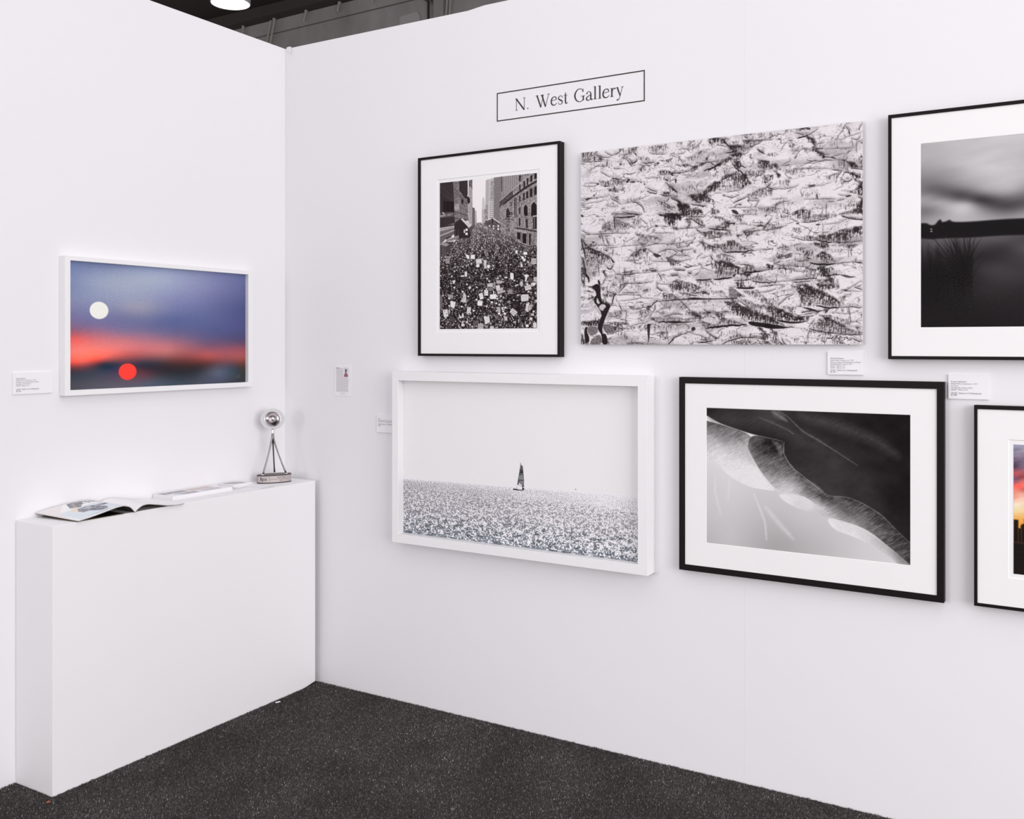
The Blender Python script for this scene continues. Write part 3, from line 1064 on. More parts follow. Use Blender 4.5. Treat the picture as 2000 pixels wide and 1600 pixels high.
w .85 1874,1068 1888,1055 1905,1070 1898,1084
w .84 1803,1098 1814,1081 1835,1085 1842,1103 1821,1117
h .55 1849,1071 1954,1071 1975,1097 1950,1103 1867,1104
h .65 1852,1107 1968,1104 1999,1122 1995,1140 1940,1142 1870,1140
c 1.2 1999,1115 2002,1140
h .8 1713,1103 1774,1105 1838,1125 1856,1154 1817,1203 1771,1173 1728,1165
w .84 1731,1121 1746,1111 1764,1115 1753,1133
h .6 1728,1136 1856,1140 1957,1189 2006,1236 2002,1268 1891,1251 1842,1243 1828,1261 1735,1256
h .65 1835,1146 1919,1170 1995,1225 1975,1221 1888,1183
c 1 1919,1184 1975,1214 2009,1243
c 0.8 2009,1243 2006,1268
c 0.7 1475,1158 1520,1145 1564,1131
b .8 1553,1131 1564,1127 1560,1135
c 1.1 1575,1252 1619,1217 1645,1188 1688,1173
c 0.9 1674,1111 1703,1121
c 0.8 1471,1110 1546,1101 1619,1103
h .5 1612,1107 1626,1115 1619,1118
c 1.2 1656,1196 1659,1210
c 1 1706,1255 1749,1263
b .95 1742,1263 1799,1268 1838,1283 1870,1294 1898,1293 1856,1301 1821,1293
c 3 1845,1254 1898,1266 1950,1274 2009,1270
c 1.4 2009,1270 2057,1267 2112,1270 2159,1276
h .35 2009,1236 2037,1201 2037,1265
h .4 2030,1194 2091,1178 2071,1195
c 0.8 2006,1211 2030,1201 2057,1195
c 0.7 1992,1183 2044,1159 2091,1129 2129,1105 2159,1089
c 1.4 2108,1135 2132,1144 2159,1154
c 0.5 2009,1151 2159,1166
c 0.7 2129,1211 2142,1222 2129,1235
h .9 1512,1251 1553,1256 1645,1294 1706,1324 1760,1328 1764,1361 1677,1360 1619,1345 1564,1311
h .5 1471,1254 1520,1259 1575,1322 1612,1355 1560,1351 1509,1321
b 1 1560,1351 1619,1355 1677,1367 1764,1364 1799,1358 1749,1375 1677,1380 1612,1370
h .75 1471,1320 1538,1343 1594,1373 1626,1392 1471,1376
b 1 1471,1378 1568,1384 1641,1403 1681,1403 1619,1414 1527,1415 1471,1405
c 1.6 1637,1403 1699,1405
h .5 1764,1328 1824,1326 1799,1354 1771,1361
c 0.6 1742,1295 1828,1297
h .4 1605,1257 1706,1266 1692,1316 1648,1287
c 0.8 1845,1319 1867,1287
h .7 1902,1287 1937,1285 1909,1313
b .85 1950,1304 1975,1310 1964,1313
h .85 1874,1326 1933,1334 1985,1371 2030,1385 2061,1410 2020,1403 1975,1381 1905,1352
h .5 1867,1344 1982,1374 2078,1425 2156,1446 2146,1457 2009,1452 1891,1434 1835,1412
c 1.8 1799,1415 1852,1430 1905,1441 2009,1452
c 1.8 2002,1452 2078,1460 2156,1457
h .3 1706,1407 1799,1423 1954,1463 1957,1470 1817,1444
h .4 1874,1434 2009,1460 1954,1466
b .7 1874,1427 1884,1423 1881,1434
c 0.7 1796,1405 1810,1387 1838,1351
c 0.9 2078,1336 2081,1372
c 0.6 2050,1382 2159,1362
c 1.4 2112,1413 2135,1413
h .4 2108,1411 2135,1411 2129,1429
c 0.7 1975,1299 1999,1279
c 1 2020,1290 2033,1300
c 0.6 1940,1302 2009,1311 2057,1318 2135,1299
c 1.4 2085,1481 2119,1499 2156,1508
h .7 1471,1424 1494,1435 1512,1479 1486,1490 1471,1483
h .7 1527,1413 1571,1443 1575,1480 1612,1527 1560,1531 1527,1498 1546,1457
c 1 1568,1435 1575,1476
c 1.4 1605,1480 1619,1513 1641,1531
h .5 1471,1498 1520,1516 1516,1531 1471,1531
h .5 1742,1505 1792,1505 1782,1531 1771,1531
c 0.8 1789,1505 1789,1459 1799,1433
h .6 1884,1498 1919,1506 1912,1531 1895,1520
h .35 1947,1509 2002,1495 1999,1530 1937,1531
h .65 2002,1502 2057,1527 2009,1530
h .3 1792,1480 1916,1481 1898,1498 1799,1491
c 0.5 1630,1491 1666,1513 1670,1531
h .4 1677,1483 1728,1487 1713,1520
s 1.2 1916,1491 1926,1477 1930,1488 1937,1477 1940,1488 1947,1481 1950,1488 1957,1477
s 1.2 1954,1488 1971,1466
s 1.2 1957,1498 1975,1477 1989,1463
s 1.2 1968,1498 1985,1474 1995,1467
s 1 1982,1491 1992,1477 1999,1488 2009,1470 2020,1470 2002,1491 2009,1495 2023,1481 2044,1477 2040,1492 2016,1502
s 0.9 2050,1481 2061,1477 2057,1488 2064,1485
s 0.8 2061,1502 2078,1478
s 0.9 2074,1499 2085,1485 2081,1495"""
PROTEST = """g .3 152,338 349,374 374,403 316,511 152,502
g .33 432,372 476,354 622,391 755,535 611,495
g .17 0,1 141,1 152,174 158,362 0,375
l 0.53 .3 15,26 147,154
l 0.43 .26 9,40 67,12
l 0.43 .26 32,108 152,174
l 0.53 .3 20,79 147,169
l 0.43 .27 84,8 90,65
l 0.43 .27 118,7 124,87
b .95 38,160 149,173 149,263 38,255
l 0.53 .25 61,167 61,355
l 0.53 .24 107,170 107,358
g .3 3,257 155,263 155,305 3,304
t .85 6,289 138,281
l 1.49 .9 32,259 46,272
g .45 141,1 203,2 203,70 271,164 293,203 299,347 158,357 152,174
n .35 141,1 203,2 203,70 271,164 293,203 299,347 158,357 152,174
c 0.64 152,94 282,202
c 0.64 147,56 248,162
c 0.85 152,258 293,305
c 0.85 152,314 293,338
g .62 152,192 203,196 203,252 152,249
n .4 152,192 203,196 203,252 152,249
g .16 203,2 291,3 291,128 271,164 203,79
l 0.32 .3 237,7 237,124
l 0.32 .28 265,10 265,145
g .86 291,3 304,2 310,167 293,128
g .64 304,2 338,2 343,383 299,375 296,203
n .25 304,2 338,2 343,383 299,375 296,203
g .35 318,3 338,2 338,95 318,47
n .6 318,3 338,2 338,95 318,47
b .9 307,6 316,7 316,61 307,60
b .9 271,145 293,138 313,158 316,191 293,208 277,183
l 1.06 .55 279,155 288,202
b .9 226,156 248,167 246,206 226,198
g .36 338,236 363,245 366,398 338,396
l 0.32 .6 349,244 349,392
g .68 363,264 379,269 385,371 366,389
g .82 437,177 451,155 465,179 473,271 459,381 432,370 435,241
c 0.21 451,159 451,371
g .7 437,260 467,262 467,377 437,370
n .3 437,260 467,262 467,377 437,370
g .74 476,19 554,3 554,346 497,342 470,262
g .62 522,28 553,25 553,186 508,182 522,156
n .35 522,28 553,25 553,186 508,182 522,156
l 0.64 .45 476,19 476,262
l 0.53 .42 495,7 495,259
g .83 503,191 547,192 547,341 503,338
g .55 462,261 495,261 497,351 462,353
n .4 462,261 495,261 497,351 462,353
g .6 470,225 495,222 495,261 470,262
d 514,196 544,336 4 9
g .46 554,3 630,0 635,228 614,254 614,382 552,343
r 554,3 630,0 635,228 614,254 614,382 552,343
g .13 629,1 649,1 649,120 630,128
l 0.64 .5 630,23 649,22
l 0.64 .45 630,73 649,72
g .5 635,1 833,0 833,135 635,228
g .55 649,0 786,0 781,86 665,153 649,156
v 649,0 786,0 781,86 665,153 649,156
g .53 781,0 972,0 972,592 885,583 749,530 616,477 611,204 744,114 781,86
n .45 781,0 972,0 972,592 885,583 749,530 616,477 611,204 744,114 781,86
l 1.06 .7 611,204 744,114 833,63 917,3
c 1.7 611,249 744,173 854,110 972,64
l 0.85 .68 611,231 744,160 854,96 972,48
g .28 611,208 739,123 744,173 643,233 611,249
n .3 611,208 739,123 744,173 643,233 611,249
c 2.55 654,230 749,173 865,115 972,68
b .9 802,7 818,6 815,57 802,56
b .85 802,83 815,82 815,129 802,133
b .9 842,57 858,54 857,106 842,109
b .9 874,38 889,34 888,90 874,94
b .9 909,18 928,13 927,67 909,70
b .9 946,6 969,4 969,48 946,51
b .85 802,173 814,172 814,223 802,227
b .9 839,158 854,155 854,213 839,216
b .9 869,145 888,140 888,200 869,203
b .9 904,127 927,123 927,192 904,194
b .9 945,113 969,106 969,177 945,180
b .85 800,272 813,271 813,322 800,324
b .9 799,357 813,356 812,426 799,423
b .8 720,221 728,219 728,258 720,257
b .8 755,192 765,188 764,337 755,336
b .7 771,189 778,187 777,338 771,338
l 0.85 .7 839,324 841,266 865,241 885,269 888,319
b .95 845,325 846,271 865,250 883,273 884,341 860,348
l 0.85 .7 909,329 911,249 942,224 968,253
b .95 914,343 919,258 943,233 968,262 969,364 932,362
b .75 862,348 885,345 885,444 865,443
l 1.28 .75 867,353 885,352
l 1.06 .7 867,366 885,365
b .85 932,366 969,364 969,458 935,456
l 2.13 .7 935,353 969,351
l 0.43 .7 947,367 947,452
l 0.85 .66 667,340 673,281 691,260 712,288
b .8 675,345 675,286 692,262 708,288 710,351
g .42 675,349 710,351 712,465 675,463
n .5 675,349 710,351 712,465 675,463
b .95 702,319 712,304 728,305 740,322 728,341 712,340
l 0.85 .8 705,331 736,332
l 1.06 .9 718,318 724,319
c 1.06 651,357 728,360 744,372
c 1.06 749,347 781,347
l 0.96 .75 749,454 823,467 870,481
c 2.13 771,439 865,456 972,480
b .95 781,473 815,478 814,538 781,528
l 2.13 .45 823,480 823,561
b .95 833,486 871,490 869,577 833,566
l 2.34 .45 883,484 883,578
b .95 896,489 912,495 911,588 896,583
g .5 917,499 969,507 969,605 917,589
n .6 917,499 969,507 969,605 917,589
g .42 718,483 749,476 771,531 728,525
g .33 470,363 541,343 584,371 616,391 622,478 568,456 514,416 473,386
n .35 470,363 541,343 584,371 616,391 622,478 568,456 514,416 473,386
b .8 533,351 546,347 546,386 533,385
l 0.64 .7 546,331 584,366
w .95 544,402 558,403 558,415 544,414
w .95 544,423 558,424 558,435 544,434
w .95 591,403 606,404 606,420 591,419
w .95 591,428 606,429 606,445 591,444
w .9 506,398 517,398 517,412 506,411
g .14 152,361 215,325 293,398 316,451 316,492 209,496 152,464
w .8 217,326 240,326 338,387 300,410 288,393
b .7 254,335 271,336 279,346 260,345
g .3 299,412 338,392 349,434 316,455
w .95 268,413 291,414 291,434 268,432
w .95 268,448 291,449 291,469 268,467
w .9 251,421 263,422 263,448 251,448
l 0.53 .4 164,413 164,479
l 0.53 .4 192,415 192,476
b .85 0,370 152,366 152,380 0,392
g .62 0,396 152,382 152,399 0,415
n .3 0,396 152,382 152,399 0,415
g .42 0,418 152,399 152,417 0,460
l 0.85 .68 0,458 152,417
g .38 0,463 152,422 152,455 61,492 0,541
g .5 67,497 198,467 198,481 141,506 67,516
b .8 64,483 124,463 124,477 67,497
l 0.64 .7 67,497 198,469
l 0.74 .68 0,538 61,506 147,511 198,483
g .25 0,541 55,515 147,516 141,548 95,640 0,654
g .6 15,537 55,520 101,537 61,558
g .38 18,542 61,558 61,638 29,637"""
PROTEST_CROWD = """g .3 18,547 61,549 61,639 26,619
g .58 61,656 104,658 104,705 61,703
l 1.06 .85 49,645 114,648
l 1.28 .45 112,623 192,617 243,617
l 0.85 .2 112,630 243,624
w .93 265,630 304,641 310,672 288,673
w .93 324,640 366,639 363,676 318,672
w .85 374,679 429,675 435,716 377,716
w .92 379,721 410,720 410,747 377,744
w .8 451,687 481,691 481,760 459,759
w .93 489,728 518,734 511,762 486,755
w .93 765,622 787,623 786,650 765,645
w .95 841,639 878,641 880,664 844,664
w .93 823,674 846,678 846,696 823,695
w .93 839,695 865,696 860,716 839,713
w .8 919,697 965,699 965,743 919,741
l 0.85 .3 919,711 965,712
l 0.85 .3 919,726 965,727
w .5 885,729 919,728 917,761 885,760
w .9 815,732 833,733 833,762 818,762
w .9 715,805 747,811 749,852 739,867 715,855
w .9 844,828 883,825 880,852 870,883 857,882 860,847
w .88 260,779 285,780 285,824 260,821
w .9 217,814 257,807 254,820 220,824
g .33 891,857 930,858 927,891 888,886
w .72 937,854 971,846 971,893 940,885
w .78 489,889 546,886 541,918 489,916
w .55 546,890 570,882 570,937 552,932
g .48 489,921 549,927 546,950 508,953
w .85 573,909 614,904 616,938 579,946
w .8 584,946 641,925 654,966 595,983
l 0.64 .3 595,956 643,939
l 0.64 .3 598,965 646,950
l 0.64 .3 603,976 649,962
g .27 683,929 755,931 752,978 686,981
l 0.64 .85 702,945 728,945
l 0.74 .9 689,955 739,955
l 0.74 .9 694,965 734,965
l 0.74 .9 691,976 739,976
w .85 852,923 909,909 917,947 862,959
l 0.53 .45 860,932 906,922
l 0.53 .45 862,943 909,931
w .9 914,900 950,892 955,917 919,927
b .9 922,913 932,912 932,918 924,919
w .9 459,940 499,945 497,991 459,986
l 0.43 .5 467,952 492,954
l 0.43 .5 467,971 492,973
w .92 403,974 442,963 453,1014 418,1022
l 0.43 .5 413,983 440,977
l 0.43 .5 415,997 443,992
w .92 514,981 546,980 581,980 576,1019 517,1020
w .9 546,948 560,959 557,982 549,977
w .88 818,998 833,989 891,990 891,1040 823,1045
l 0.53 .4 828,1003 885,1002
l 0.53 .4 828,1016 885,1015
l 0.53 .4 831,1032 885,1029
w .9 110,1027 168,1035 152,1091 115,1079
w .93 392,1031 404,1027 442,1032 438,1076 389,1070
l 0.43 .5 404,1037 437,1039
w .86 29,1103 81,1096 92,1158 44,1167
b .9 46,1110 54,1110 54,1118 46,1118
b .9 69,1132 79,1131 79,1139 71,1139
w .85 92,1102 107,1097 104,1130 92,1125
w .92 734,1100 794,1126 752,1166 710,1133
l 0.96 .25 739,1109 781,1128
l 0.96 .25 731,1122 771,1141
l 0.96 .25 723,1133 760,1154
w .88 744,1077 778,1074 776,1096 749,1093
w .85 865,1066 900,1058 893,1085 870,1087
w .8 865,1084 927,1074 919,1112 885,1136 860,1125
l 1.06 .4 893,1089 917,1088 911,1117 893,1125 893,1089
w .93 455,1170 506,1162 517,1210 470,1233
l 0.53 .5 465,1182 503,1173
l 0.53 .5 467,1196 506,1187
l 0.53 .5 473,1212 508,1201
w .72 394,1225 448,1223 448,1269 396,1271
l 0.53 .4 402,1237 443,1236
l 0.53 .4 402,1251 443,1250
w .8 246,955 260,965 277,984 274,1045 215,1034 243,997
l 0.53 .5 237,1025 265,993
w .8 517,1247 552,1245 554,1270 514,1270
w .85 932,1224 965,1220 968,1264 937,1264
g .27 98,1158 130,1156 172,1188 147,1211 107,1201
g .25 81,1224 135,1243 118,1267 78,1262
g .35 343,1213 388,1195 399,1214 349,1259
w .8 293,915 316,902 330,918 310,936
w .85 132,854 158,845 164,864 141,882
w .85 316,823 307,841 304,822
w .8 288,1082 327,1083 321,1120 293,1147 279,1128
w .7 579,1088 616,1088 622,1134 595,1129
w .85 630,1093 649,1085 649,1116 633,1116
w .85 654,1089 683,1087 675,1103 654,1103
w .85 232,1137 248,1133 251,1170 229,1174
w .7 579,864 611,865 659,880 622,893 579,891
b .8 739,1037 813,1043 813,1164 781,1128 728,1082
b .7 739,991 813,957 813,975 749,1005
l 0.53 .6 739,985 805,962
l 0.64 .75 781,1146 818,1209 844,1268
l 0.64 .6 627,1143 638,1203
w .75 813,881 833,877 841,904 823,926 807,908
w .75 654,1171 686,1167 689,1203 659,1203
w .6 75,965 101,970 141,976 138,1004 101,1003
g .4 3,972 26,982 26,1096 3,1095"""
BOAT = """g .22 1206,711 1212,681 1214,676 1225,679 1235,693 1246,801 1245,846 1234,849 1218,840 1197,826 1194,844 1181,843 1188,808
g .38 1212,687 1228,686 1234,717 1206,716
g .52 1200,762 1237,759 1243,801 1195,802
g .5 1197,810 1243,806 1243,838 1231,844 1198,823
g .3 1206,724 1237,722 1238,748 1201,751
g .72 1212,750 1237,748 1237,752 1211,753
g .1 1217,729 1235,728 1235,735 1218,737
g .1 1211,741 1237,739 1237,746 1211,748
l 0.62 .2 1200,756 1240,756
l 0.62 .2 1194,803 1246,803
l 1 .1 1213,665 1213,672
w .97 1197,827 1231,848 1226,851 1197,841
l 0.62 .15 1188,842 1212,848 1234,854
b 1 1141,879 1169,879 1200,884 1231,882 1231,865 1249,867 1243,886 1206,890 1141,890
b 1 1232,849 1245,847 1246,859 1234,857
l 0.44 .5 1178,848 1175,878
l 0.5 .5 1246,869 1261,880
l 1.25 .1 1232,852 1233,881
l 1.2 .3 1722,841 1728,841"""
DUNE = """L 2,3 1420,-3 1420,1003 2,1006
P 22,337 .93
P 22,511 .88
P 22,980 .78
P 179,500 .9
P 179,716 .86
P 179,953 .82
P 397,644 .84
P 343,808 .8
P 504,971 .7
P 504,793 .78
P 712,773 .82
P 609,939 .72
P 814,917 .78
P 914,988 .8
P 1110,1006 .86
P 1013,896 .84
E
A 2,98 112,120 338,180 333,244 311,277 354,381 440,503 536,580 419,573 349,568 256,537 168,490 89,420 2,360
P 22,119 .35
P 67,160 .45
P 179,177 .5
P 289,214 .55
P 22,239 .75
P 67,312 .88
P 179,306 .8
P 101,397 .95
P 234,389 .93
P 289,492 .96
P 354,434 .95
P 451,544 .97
P 256,259 .7
E
A 278,183 343,195 338,244 300,262 267,215
P 289,203 .6
P 311,224 .66
P 333,212 .58
E
A 338,180 493,209 572,221 572,325 640,405 733,502 874,584 993,579 1100,605 1234,674 1328,774 1419,853 1419,1000 1338,941 1206,836 1100,776 1023,754 894,730 854,718 804,682 743,625 692,593 536,580 483,531 397,431 322,309 311,266
P 397,219 .22
P 440,281 .2
P 354,296 .4
P 419,356 .38
P 504,330 .25
P 493,425 .5
P 546,369 .35
P 588,450 .5
P 504,519 .7
P 609,511 .72
P 671,548 .7
P 692,474 .4
P 743,594 .55
P 774,540 .3
P 864,605 .25
P 814,650 .8
P 864,687 .8
P 944,619 .4
P 934,701 .62
P 1013,674 .42
P 1110,665 .3
P 1091,737 .5
P 1206,726 .25
P 1206,806 .4
P 1319,824 .22
P 1356,909 .28
P 1402,953 .25
E
A 541,592 692,593 753,614 814,666 874,696 894,730 814,724 733,704 640,676 578,644 546,621
P 567,619 .95
P 661,643 .92
P 763,665 .88
P 854,718 .8
E
A 876,742 914,735 1023,764 1100,776 1187,818 1253,871 1338,931 1419,1003 1338,1000 1244,931 1139,883 1042,843 944,822 894,786
P 914,764 .95
P 1013,795 .92
P 1110,816 .9
P 1206,876 .82
P 1347,959 .55
P 1300,975 .8
P 1393,998 .6
E
A 2,3 1420,-3 1420,853 1328,774 1234,674 1100,605 993,579 874,584 733,502 640,405 572,325 572,221 493,209 338,180 89,110 2,60
P 67,52 .12
P 234,99 .13
P 397,113 .13
P 451,37 .2
P 567,179 .12
P 712,255 .15
P 630,364 .16
P 763,407 .17
P 814,475 .2
P 964,444 .18
P 914,366 .19
P 1110,494 .15
P 1300,222 .05
P 1393,21 .04
P 1300,569 .06
P 1062,64 .07
P 914,193 .13
P 1206,606 .12
P 1356,712 .07
E
a .3 17.25 681,28 914,86 1062,135 1206,188 1338,279
a .25 25.88 67,73 504,88 814,249
a .6 4.6 493,14 546,44 599,78
a .45 11.5 504,16 567,53
a .5 2.01 536,7 599,42 661,102 712,146 814,198 914,259 1013,319 1081,360
a .35 4.03 661,102 712,146 814,203 874,236
a .4 2.88 397,60 483,88 609,141
a .5 1.73 609,141 650,170
a .8 1.73 2,60 101,115
a .6 2.88 10,76 67,101
a .55 1.15 101,115 338,180 572,221
a .75 1.44 576,223 573,304 609,370 650,414 733,476 874,578
a .6 7.48 525,234 551,264 562,305
a .5 5.75 493,220 525,255 557,326
a .65 5.18 712,478 774,509 844,555
a .55 4.03 743,522 814,558 884,588
a .95 1.73 322,298 354,370 408,463 483,542 536,580 692,590
a .8 8.63 245,249 311,320 365,402
a .5 1.44 874,584 993,579 1042,590 1110,615 1234,684 1328,774
a .6 1.15 894,623 814,660
a .95 3.45 354,605 397,697 440,809 451,935
a .93 7.48 440,693 525,791 640,905
a .93 4.03 67,486 67,617 112,786
a .93 4.03 179,500 168,673
a .92 1.73 1023,764 1139,803 1253,871"""
LAKE = """P 1,15 .72
P 179,22 .78
P 383,77 .8
P 600,12 .8
P 75,182 .64
P 282,201 .76
P 581,229 .77
P 3,255 .5
P 11,302 .45
P 106,321 .36
P 231,365 .3
P 343,402 .27
P 433,436 .28
P 532,460 .3
P 605,438 .33
P 483,385 .5
P 383,344 .6
P 252,305 .55
P 542,345 .68
P 11,371 .62
P 127,402 .66
P 282,425 .72
P 33,441 .48
P 127,459 .62
P 210,476 .75
P 383,499 .62
P 600,492 .5
P 282,520 .72
P 75,501 .62
P 600,519 .6
P 677,75 .78
P 865,148 .7
P 677,400 .4
P 911,418 .5
P 1136,280 .6
P 772,515 .6
P 1136,540 .55
E
W -32,574
P 11,645 .3
P 96,661 .33
P 179,666 .32
P 343,652 .33
P 483,660 .3
P 600,666 .26
P 600,721 .28
P 483,715 .18
P 383,765 .13
P 532,772 .19
P 403,844 .2
P 483,880 .21
P 581,829 .2
P 383,987 .13
P 581,993 .12
P 483,1155 .07
P 75,808 .07
P 231,871 .05
P 179,1038 .05
P 75,1149 .05
P 282,1186 .05
P 75,728 .18
P 956,739 .25
P 956,950 .15
P 956,1162 .08
E
A -32,528 33,526 54,543 85,545 106,514 122,509 127,529 159,523 174,513 190,531 262,535 343,535 423,533 512,532 610,534 772,542 1309,588 1309,675 610,636 423,634 323,638 179,634 96,633 75,637 -32,622
P 75,580 .02
P 581,589 .02
P 333,585 .02
E"""
CITY = """P 0,2 150 150 175
P 60,7 160 158 178
P 2,63 130 125 150
P 23,48 140 132 150
P 2,98 95 80 100
P 23,79 120 105 125
P 58,86 115 100 118
P 54,129 110 90 108
P 8,150 105 70 90
P 54,164 150 90 100
P 8,189 180 80 85
P 54,203 170 90 95
P 8,219 130 90 115
P 8,259 238 95 85
P 54,233 228 115 105
P 23,292 240 150 130
P 54,285 225 120 110
P 8,333 235 160 140
P 54,329 238 190 165
P 8,367 240 215 190
P 54,381 242 218 185
P 8,428 240 208 150
P 54,442 240 190 120
P 8,463 238 175 95
P 35,513 240 160 60
P 176,95 120 95 115
P 251,219 220 110 100
P 251,389 240 200 150
P 470,119 110 90 120
P 470,370 235 180 130
P 750,59 100 90 120
P 750,345 220 160 120
E"""
MOON = """P 33,14 118 130 170
P 405,13 128 140 178
P 811,20 150 162 195
P 1254,19 138 145 182
P 1805,33 105 112 160
P 78,76 125 138 176
P 262,147 152 162 188
P 33,216 130 140 176
P 454,111 158 168 190
P 811,82 165 175 198
P 811,161 160 170 194
P 1254,111 142 148 184
P 1741,114 105 110 155
P 123,294 138 145 178
P 503,279 152 158 184
P 918,262 140 146 182
P 1372,244 118 122 165
P 1741,326 82 88 135
P 655,359 150 150 172
P 123,473 122 112 152
P 503,432 118 120 158
P 918,440 98 106 152
P 1372,431 95 102 148
P 1741,500 82 84 132
P 78,531 148 102 128
P 503,543 138 115 148
P 918,556 118 105 140
P 1372,589 98 90 130
P 1741,616 92 76 110
P 24,580 205 95 100
P 33,604 232 98 95
P 262,595 205 115 125
P 503,611 200 120 130
P 918,636 180 115 128
P 1372,673 138 88 108
P 1766,693 150 82 95
P 33,701 252 125 115
P 262,678 250 128 118
P 503,687 228 120 120
P 918,716 190 112 112
P 1372,757 172 82 82
P 1766,761 165 85 85
P 33,782 246 84 72
P 150,776 250 100 85
P 234,769 240 88 76
P 281,786 150 62 66
P 328,762 210 88 82
P 503,739 195 92 90
P 706,749 150 85 90
P 1028,780 112 62 62
P 1372,808 105 58 58
P 1766,810 125 68 62
P 33,831 110 52 58
P 33,879 58 58 72
P 328,804 55 48 62
P 290,853 50 58 76
P 405,830 40 50 75
P 706,819 45 44 60
P 918,858 44 38 45
P 1254,866 50 45 52
P 1492,890 88 93 113
P 1640,855 70 70 85
P 1766,887 58 58 58
P 123,947 75 75 85
P 405,982 88 88 102
P 811,953 76 80 95
P 1254,967 68 72 84
P 1677,971 60 63 74
P 665,862 85 48 60
P 1516,929 82 90 112
E
O 278,379 362,376 278,447 240 240 232
O 541,867 626,865 541,934 255 66 56"""

def paint_glacier():
    c = Canvas(1.0813, 0.7657, 660, 0.9, 509)
    X = c.X/c.pf; Y = c.Y/c.pf                       # pixels of the photographed print
    wx = (fbm(X/38, Y/30, 4, 1)-.5)*46; wy = (fbm(X/42, Y/26, 4, 5)-.5)*22
    n = fbm((X+wx)/60, (Y+wy+X*.04)/17, 4, 2)
    a = 0.985 - 0.20*sst(.48, .82, n) - 0.06*fbm(X/3, Y/2, 2, 8)
    # rounded ledges: a soft grey underside that ends in a thin dark crack
    for sx, sy, sd, amt, tw in ((70, 20, 3, .30, .018), (34, 11, 9, .17, .020), (18, 7, 13, .08, .024)):
        q = fbm((X+wx*1.3)/sx, (Y+wy*1.2+X*.03)/sy, 3, sd)
        fr = (q*7) % 1.0
        a -= amt*0.35*np.clip(fr-.55, 0, 1)**1.5*sst(.35, .6, fbm(X/40, Y/30, 2, sd+1))
        rid = np.abs(fbm((X+wx)/sx, (Y+wy)/sy, 4, sd+2)-.5)
        msk = sst(.40, .62, fbm(X/26, Y/16, 3, sd+4))
        a -= amt*2.2*np.clip(1-rid/tw, 0, 1)*msk
    # steep fractures
    rid = np.abs(fbm((X+wx*.6+Y*.5)/16, (Y+wy)/40, 3, 40)-.5)
    a -= .45*np.clip(1-rid/.016, 0, 1)*sst(.5, .66, fbm(X/22, Y/22, 2, 41))
    # soot: speckles with rain-washed streaks below them
    sm = sst(.52, .74, fbm((X+wx)/40, (Y+wy)/20, 4, 50))
    st = uni(gfbm(X/2.0, Y/11, 3, 51))
    a -= .42*sst(.56, .74, fbm((X+wx)/40, (Y+wy)/20, 4, 50))*sst(.55, .98, st)
    sp = fbm(X/1.7, Y/1.5, 2, 53)
    a -= .34*sst(.82, .99, uni(gfbm(X/4.5, Y/2.6, 3, 53)))*sst(.46, .62, fbm(X/16, Y/9, 3, 54))
    a = np.clip(a, .08, .97)
    c.a[:] = a
    streak = uni(gfbm((c.X+c.Y*.10)/c.pf/2.2, Y/13, 3, 60)); grit = uni(gfbm(X/4.2, Y/3.2, 3, 61)); edge = (fbm(X/7, Y/5, 3, 62)-.5)
    cnt = 0
    for k, v, P in parse(GLACIER):
        Q = P*c.k; cnt += 1
        if k == 'c':
            w = max(.8, v[0]*c.pf*.95); Q = wobble(Q, (1.6+.5*v[0])*c.pf, 1.6, cnt)
            # a soft tone fading away above the ledge line, then the dark crack itself
            sl, cov = c.line(Q - np.array([0, w*1.1+1]), w*2.6, True, w*3.0+2)
            c.put(sl, cov*.40, .42)
            sl, cov = c.line(Q, w, True, .9)
            if sl: c.put(sl, np.clip(cov*(.98+.6*(grit[sl]-.5)), 0, 1), .03)
        elif k == 'h':
            d = v[0]; sl, cov = c.poly(Q, 5*c.pf)
            if sl is None: continue
            # soot hangs from the upper edge of the patch and thins out in streaks below it
            cov = np.clip(cov + edge[sl]*1.3*(cov > .02), 0, 1)
            H_, W_ = cov.shape; ins = cov > .3
            top = np.where(ins.any(0), ins.argmax(0), 0); ln = np.maximum(ins.sum(0), 4)
            ln = np.maximum(ln, ln.mean()*.6)
            g = 1-np.clip((np.arange(H_)[:, None]-top[None])/ln[None], 0, 1)
            mix_ = .62*streak[sl]+.38*grit[sl]
            m = sst(.80-.55*d-.40*g, 1.08-.50*d-.38*g, mix_)
            c.put(sl, cov*np.clip(.06+.16*d*g+m*(.46+.55*d), 0, .97), .08+.16*(1-d))
        elif k == 'b':
            sl, cov = c.poly(chaikin(Q, 1 if k == 'b' else 2), 1.6); c.put(sl, cov*v[0]*.95, .05)
        elif k == 'g':
            sl, cov = c.poly(chaikin(Q, 1 if k == 'b' else 2), 2.0)
            if sl: c.put(sl, cov*.92, v[0]*(.75+.5*grit[sl]))
        elif k == 'w':
            sl, cov = c.poly(chaikin(Q, 1 if k == 'b' else 2), 2.0)
            if sl: c.put(sl, cov, v[0]-.12*(1-grit[sl])+.04)
        elif k == 's':
            sl, cov = c.line(Q, 1.1*c.pf, False, .9); c.put(sl, cov*.9, .03)
    c.a = np.clip((c.a-.5)*1.05+.505, 0, 1)
    return c

